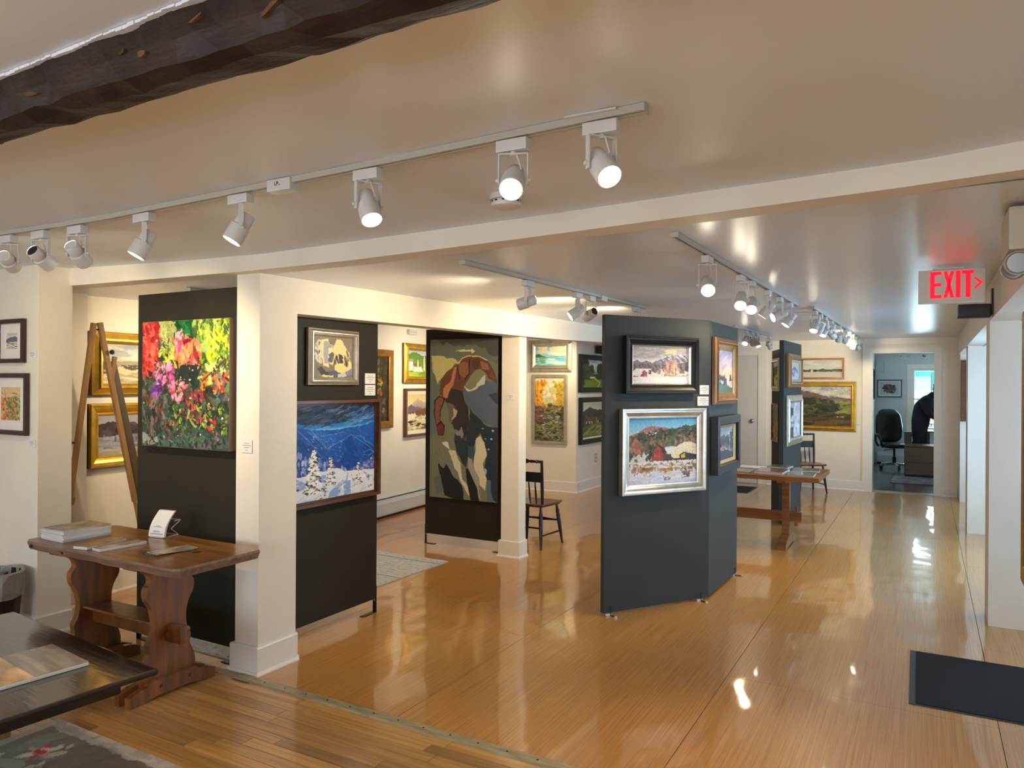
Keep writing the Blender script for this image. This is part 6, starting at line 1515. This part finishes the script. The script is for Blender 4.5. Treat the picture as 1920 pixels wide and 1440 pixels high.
# smoke detector behind the near track
sd_ = empty('smoke_detector', (-1.40, 2.45, zn(-1.4)), 0, 'round white smoke detector on the front room ceiling', 'smoke detector')
MB().lathe((0, 0, -0.001), (0, 0, -0.022), [(0, .062), (1, .062)], 28).build('base', M_white_metal, sd_, smooth=True)
MB().lathe((0, 0, -0.0225), (0, 0, -0.052), [(0, .050), (.3, .050), (.35, .058), (.8, .055), (1, .04)], 28).build('cover', M_white_metal, sd_, smooth=True)
for i in range(10):
    a = 2*PI*i/10; MB().box((.0495*math.cos(a)-.004, .0495*math.sin(a)-.004, -.031), (.0495*math.cos(a)+.004, .0495*math.sin(a)+.004, -.025)).build('vent', M_dark, sd_)

# ------------------------------------------------------------------ office behind the doorway
of = MB().box((-0.97, 12.80, -0.05), (3.2, 17.5, 0.0)).build('floor.002', M_floor_dark); struct(of, 'dark floor of the office beyond the doorway', 'floor')
w = MB().box((-1.12, 12.80, 0), (-0.955, 17.5, 2.6)).build('wall_office_left', M_office); struct(w, 'blue grey left wall of the office')
ww = (-0.262, 0.75, 0.72, 1.99)
w = wall_with_holes('wall_office_back', 'y', 17.5, 0.14, -1.12, 3.3, 0, 2.6, [ww], M_office); struct(w, 'blue grey back wall of the office with the bright window')
w = MB().box((3.2, 12.80, 0), (3.34, 17.5, 2.6)).build('wall_office_right', M_office); struct(w, 'right wall of the office out of sight')
w = MB().box((-1.12, 12.80, 2.36), (3.34, 17.64, 2.5)).build('ceiling.004', M_office); struct(w, 'ceiling of the office', 'ceiling')
wo = window('y', 17.505, 0.1, ww[0], ww[1], ww[2], ww[3], 'bright office window with teal roof outside', 3, 2)
for (a, b_) in (((-0.35, 17.485, 0.66), (-0.264, 17.499, 2.08)), ((0.752, 17.485, 0.66), (0.84, 17.499, 2.08)), ((-0.264, 17.485, 1.992), (0.752, 17.499, 2.08)), ((-0.30, 17.46, 0.66), (0.79, 17.499, 0.70))):
    MB().box(a, b_, 0.003).build('casing', M_trim, wo)
# teal standing-seam roof outside
M_teal = mat('teal_metal_roof', (0.05, 0.42, 0.36), 0.45)
rf = empty('neighbour_roof', (0.6, 21.0, 0), 0, 'teal standing-seam metal roof seen through the office window', 'roof')
roofM = Matrix.Translation((0, 0, 1.55)) @ Matrix.Rotation(R(58), 4, 'X')
MB().xbox(roofM, (-1.2, 0, -0.03), (3.2, 3.4, 0.0)).build('roof_sheet', M_teal, rf)
for i in range(12): MB().xbox(roofM, (-1.2+i*0.38, 0, 0.001), (-1.175+i*0.38, 3.4, 0.035)).build('roof_seam', M_teal, rf)
MB().box((-1.2, 0.05, 0.0), (3.2, 0.25, 1.5)).build('wall', mat('pale_clapboard', (0.5, 0.62, 0.66), 0.6), rf)
gr = MB().box((-12, 17.9, -0.4), (14, 40, -0.3)).build('ground', mat('outdoor_ground', (0.12, 0.16, 0.10), 0.9)); struct(gr, 'ground outside the office window', 'ground')
# office things
picture('framed_print', 'dark abstract print with white mat on the office back wall', (-0.676, 17.498, 1.575), 0, 0.465, 0.37, cv_office(), 0.022, 0.025, mat('grey_frame', (0.10, 0.11, 0.12), 0.4), 'flat', None, 'picture', None, 0.03)
picture('framed_print', 'dark framed picture edge-on on the office left wall', (-0.953, 16.7, 1.66), PI/2, 0.5, 0.62, cv_plain('30343a'), 0.03, 0.03, M_frame_black, 'flat', None, 'picture')
bx_ = empty('wall_panel_box', (-0.858, 17.498, 2.046), 0, 'pale square control box high in the office corner', 'box')
MB().box((-0.075, -0.06, -0.10), (0.075, -0.002, 0.10), 0.006).build('cover', mat('pale_box', (0.55, 0.62, 0.66), 0.5), bx_)
MB().path([(-0.075, -0.03, 0.06), (-0.088, -0.04, 0.0), (-0.075, -0.05, -0.095), (0.06, -0.05, -0.12), (0.07, -0.03, -0.1)], 0.006).build('cable', M_white_metal, bx_)
hh = empty('baseboard_heater', (-0.5, 17.496, 0), 0, 'grey baseboard heater on the office back wall', 'heater')
MB().prism([(-0.002, 0.03), (-0.06, 0.03), (-0.065, 0.17), (-0.045, 0.235), (-0.002, 0.24)], 'x', -0.40, 1.2).build('cover', M_office, hh)
MB().box((-0.40, -0.05, 0.0), (1.2, -0.004, 0.029)).build('toe_gap', M_dark, hh)
trk = track('light_track', 'light track across the office ceiling', 'x', 15.9, -0.8, 1.2, lambda x: 2.36)
for i, (x, aim, on) in enumerate(((-0.47, (0.45, -0.3, -0.5), False), (-0.30, (0.0, 0.2, -0.8), False), (-0.02, (-0.3, -0.4, -0.6), True))):
    head((x, 15.9, 2.339), 'x', aim, False, '%s spotlight from the left on the office track' % ORD[i], 'spotlights in the office', i == 0, 0.06, 0)
flat_rug('rug', 'pale patterned office rug with dark red border', (0.42, 14.50, 0.0), 0, 1.9, 1.1, Cv(60, 44, '8a8890', 41).dabs(300, (0, 0, 1, 1), ['9c9aa4', '747078', 'a8a4ac', '6a5c66'], (.05, .02), (0, 3)).line([(0, 0), (1, 0), (1, 1), (0, 1), (0, 0)], .02, '4a2430'), mat('rug_red_edge', (0.09, 0.03, 0.04), 0.9))
# low chest
cs_ = empty('low_chest', (0.28, 15.40, 0), 0, 'brown wooden two-drawer chest below the leaning person', 'chest')
M_chest = mat('chest_brown', (0.085, 0.052, 0.036), 0.5, noise=((2, 20, 20), 0.25, 4))
MB().box((-0.615, -0.26, 0.03), (0.615, 0.26, 0.535), 0.004).build('carcass', M_chest, cs_)
MB().box((-0.625, -0.29, 0.536), (0.625, 0.27, 0.56), 0.004).build('chest_top', M_chest, cs_)
for z0, z1 in ((0.04, 0.245), (0.26, 0.525)):
    dr = MB().box((-0.605, -0.282, z0), (0.605, -0.261, z1), 0.003).build('drawer', M_chest, cs_)
    for x in (-0.1, 0.4): MB().lathe((x, -0.283, (z0+z1)/2), (x, -0.31, (z0+z1)/2), [(0, .008), (.5, .008), (1, .016)], 10).build('knob', M_gold_dark, dr)
MB().box((-0.615, -0.25, 0.0), (0.615, 0.25, 0.029)).build('plinth', M_dark, cs_)
dk = empty('side_cabinet', (-0.205, 15.785, 0), 0, 'dark cabinet corner left of the person in the office', 'cabinet')
MB().box((-0.15, -0.08, 0.0), (-0.03, 0.08, 0.74), 0.004).build('carcass', mat('dark_cabinet', (0.03, 0.024, 0.02), 0.5), dk); MB().box((-0.16, -0.09, 0.741), (-0.02, 0.09, 0.77), 0.004).build('cabinet_top', mat('dark_cabinet', (0.03, 0.024, 0.02), 0.5), dk)
mo = empty('computer_monitor', (0.22, 16.75, 0.76), R(10), 'bright white monitor edge beside the person', 'monitor')
MB().box((-0.25, -0.02, 0.12), (0.25, 0.02, 0.45), 0.005).build('bezel', M_black_metal, mo); MB().box((-0.235, -0.0225, 0.135), (0.235, -0.0205, 0.435)).build('screen', mat('screen_glow', (0.8, 0.9, 1), 0.3, emit=(0.8, 0.92, 1.0), es=1.6), mo)
MB().box((-0.03, -0.01, 0.012), (0.03, 0.01, 0.12)).build('stand', M_black_metal, mo); MB().box((-0.1, -0.08, 0), (0.1, 0.08, 0.012), 0.003).build('base', M_black_metal, mo)
od = empty('office_desk', (0.62, 16.72, 0), 0, 'dark office desk carrying the monitor', 'desk')
MB().box((-0.62, -0.35, 0.73), (0.8, 0.35, 0.759), 0.004).build('desk_top', M_chest, od)
for x in (-0.58, 0.76):
    for y in (-0.31, 0.31): MB().box((x-0.025, y-0.025, 0), (x+0.025, y+0.025, 0.7295)).build('leg', M_chest, od)
# office chair
oc = empty('office_chair', (-0.545, 16.40, 0), R(200), 'black padded swivel office chair with chrome star base', 'office chair')
M_leather = mat('black_leather', (0.012, 0.012, 0.013), 0.33); M_chrome = mat('chrome', (0.6, 0.62, 0.64), 0.2, metal=1.0)
for i in range(5):
    a = 2*PI*i/5+0.3; c_, s_ = math.cos(a), math.sin(a)
    MB().tube((0.03*c_, 0.03*s_, 0.11), (0.28*c_, 0.28*s_, 0.085), 0.02, 0.014, 8).build('base_arm', M_chrome, oc)
    MB().lathe((0.28*c_-0.018*s_, 0.28*s_+0.018*c_, 0.033), (0.28*c_+0.018*s_, 0.28*s_-0.018*c_, 0.033), [(0, .028), (.15, .032), (.85, .032), (1, .028)], 12).build('caster', M_black_metal, oc)
MB().lathe((0, 0, 0.09), (0, 0, 0.40), [(0, .035), (.45, .035), (.46, .022), (1, .022)], 14).build('gas_column', M_black_metal, oc)
MB().tube((0.02, 0, 0.385), (0.20, 0.03, 0.36), 0.008).build('lever', M_black_metal, oc)
def cushion(pts_fn, nu, nv, name, m):
    mb = MB()
    for j in range(nv+1):
        for i in range(nu): mb.v.append(pts_fn(2*PI*i/nu, j/nv))
    for j in range(nv):
        for i in range(nu): mb.f.append((j*nu+i, j*nu+(i+1) % nu, (j+1)*nu+(i+1) % nu, (j+1)*nu+i)); mb.mi.append(0)
    return mb.build(name, m, oc, smooth=True)
def seat_fn(a, t):
    r = math.sin(PI*t)**0.35 if 0 < t < 1 else 0.0; ca, sa = math.cos(a), math.sin(a)
    return (0.25*r*math.copysign(abs(ca)**.6, ca), 0.25*r*math.copysign(abs(sa)**.6, sa), 0.46-0.055*math.cos(PI*t))
cushion(seat_fn, 28, 12, 'seat', M_leather)
def back_fn(a, t):
    r = math.sin(PI*t)**0.35 if 0 < t < 1 else 0.0; ca, sa = math.cos(a), math.sin(a)
    x = 0.255*r*math.copysign(abs(ca)**.65, ca); z = 0.83+0.335*r*math.copysign(abs(sa)**.7, sa)
    bul = 0.012*math.sin((z-0.5)*26) if t < .5 else 0
    return (x*(1-0.12*(z-0.83)), -0.27-0.16*(z-0.5)+0.055*math.cos(PI*t)+bul*r, z)
cushion(back_fn, 32, 14, 'backrest', M_leather)
for s_ in (-1, 1):
    MB().path([(s_*0.25, -0.15, 0.43), (s_*0.30, -0.14, 0.52), (s_*0.305, -0.12, 0.66), (s_*0.305, 0.12, 0.665), (s_*0.30, 0.17, 0.56), (s_*0.25, 0.12, 0.43)], 0.022, 8).build('armrest', M_leather, oc, smooth=True)

# ------------------------------------------------------------------ person leaning over in the office
M_cloth = mat('dark_sweater', (0.010, 0.012, 0.016), 0.9); M_pants = mat('black_trousers', (0.012, 0.011, 0.011), 0.9)
M_skin = mat('skin', (0.36, 0.20, 0.14), 0.5); M_hair = mat('dark_hair', (0.012, 0.010, 0.009), 0.7)
pe = empty('person', (-0.08, 16.02, 0), R(-12), 'person in dark sweater and black trousers leaning over to the right', 'person')
def skin(name, verts, edges, rad, m, parent, root=0, sub=2):
    me = bpy.data.meshes.new(name); me.from_pydata(verts, edges, []); me.update()
    o = bpy.data.objects.new(name, me); COL.objects.link(o); o.parent = parent
    md = o.modifiers.new('skin', 'SKIN'); md.use_smooth_shade = True
    for i, v in enumerate(me.skin_vertices[0].data):
        r_ = rad[i]; v.radius = r_ if isinstance(r_, tuple) else (r_, r_)
    me.skin_vertices[0].data[root].use_root = True
    sb_ = o.modifiers.new('sub', 'SUBSURF'); sb_.levels = sub; sb_.render_levels = sub
    me.materials.append(m); return o
# body: pelvis(0) spine chest neck head ; arms ; legs   (x to the right = lean direction, origin at feet)
V_ = [(-0.02, 0.0, 0.92), (0.0, 0.0, 1.06), (0.03, 0.0, 1.20), (0.08, 0.0, 1.33), (0.15, 0.0, 1.42), (0.24, 0.0, 1.50),
      (0.08, -0.19, 1.35), (0.18, -0.25, 1.12), (0.36, -0.17, 0.98), (0.44, -0.13, 0.94),
      (0.10, 0.19, 1.35), (0.20, 0.25, 1.12), (0.38, 0.17, 0.98), (0.46, 0.13, 0.94),
      (-0.03, -0.10, 0.84), (-0.02, -0.11, 0.48), (-0.06, -0.11, 0.10), (0.06, -0.11, 0.045),
      (-0.03, 0.10, 0.84), (0.0, 0.11, 0.48), (-0.04, 0.11, 0.10), (0.08, 0.11, 0.045)]
E2 = [(0, 1), (1, 2), (2, 3), (3, 4), (4, 5), (3, 6), (6, 7), (7, 8), (8, 9), (3, 10), (10, 11), (11, 12), (12, 13), (0, 14), (14, 15), (15, 16), (16, 17), (0, 18), (18, 19), (19, 20), (20, 21)]
Rd = [(0.19, 0.17), (0.19, 0.17), (0.20, 0.18), (0.17, 0.17), 0.07, 0.08, 0.09, 0.065, 0.048, 0.034, 0.09, 0.065, 0.048, 0.034, 0.125, 0.085, 0.055, 0.045, 0.125, 0.085, 0.055, 0.045]
skin('body', V_, E2, Rd, M_cloth, pe)
def head_fn(a, t):
    r = math.sin(PI*t); z = -math.cos(PI*t)
    x = 0.098*r*math.cos(a); y = 0.076*r*math.sin(a); zz_ = 0.122*z
    if z < 0: x += 0.012*(-z)
    return (x, y, zz_)
mb = MB(); nu, nv = 22, 14
for j in range(nv+1):
    for i in range(nu): mb.v.append(head_fn(2*PI*i/nu, j/nv))
for j in range(nv):
    for i in range(nu): mb.f.append((j*nu+i, j*nu+(i+1) % nu, (j+1)*nu+(i+1) % nu, (j+1)*nu+i)); mb.mi.append(0)
hd = mb.build('head', M_skin, pe, smooth=True, loc=(0.29, 0.0, 1.585)); hd.rotation_euler = (0, R(35), 0)
MB().lathe((0.098, 0, -0.015), (0.122, 0, -0.03), [(0, .016), (1, .011)], 8).build('nose', M_skin, hd, smooth=True)
for s_ in (-1, 1):
    MB().lathe((0.0, s_*0.072, 0.0), (0.0, s_*0.086, 0.0), [(0, .026), (1, .018)], 10).build('ear', M_skin, hd, smooth=True)
    MB().lathe((0.084, s_*0.03, 0.012), (0.093, s_*0.03, 0.012), [(0, .012), (1, .007)], 10).build('eye', M_hair, hd, smooth=True)
MB().box((0.084, -0.02, -0.066), (0.092, 0.02, -0.058), 0.003).build('mouth', mat('lips', (0.25, 0.09, 0.08), 0.5), hd)
mb = MB()
for j in range(8):
    for i in range(nu):
        x, y, z = head_fn(2*PI*i/nu, 1-j/8*.60); x2 = x*1.07-0.012; 
        if j == 7: x2 = min(x2, 0.055)
        mb.v.append((x2, y*1.09, z*1.05+0.006))
for j in range(7):
    for i in range(nu):
        mb.f.append((j*nu+(i+1) % nu, j*nu+i, (j+1)*nu+i, (j+1)*nu+(i+1) % nu)); mb.mi.append(0)
mb.build('hair', M_hair, hd, smooth=True)
for (wx, wy, wz, nm) in ((0.45, -0.13, 0.935, 'hand'), (0.47, 0.13, 0.935, 'hand')):
    Vh = [(0, 0, 0), (0.055, 0, -0.02)]; Eh = [(0, 1)]; Rh = [(0.030, 0.018), (0.034, 0.016)]
    for f_, (dy, ln) in enumerate(((-0.03, .055), (-0.01, .068), (0.01, .072), (0.03, .062))):
        b0 = len(Vh); Vh += [(0.075, dy, -0.022), (0.075+ln*.5, dy*1.1, -0.035), (0.075+ln, dy*1.15, -0.06)]; Eh += [(1, b0), (b0, b0+1), (b0+1, b0+2)]; Rh += [0.010, 0.009, 0.008]
    b0 = len(Vh); Vh += [(0.025, -0.045, -0.015), (0.055, -0.065, -0.03)]; Eh += [(0, b0), (b0, b0+1)]; Rh += [0.011, 0.009]
    h_ = skin(nm, Vh, Eh, Rh, M_skin, pe, 0, 1); h_.location = (wx, wy, wz)
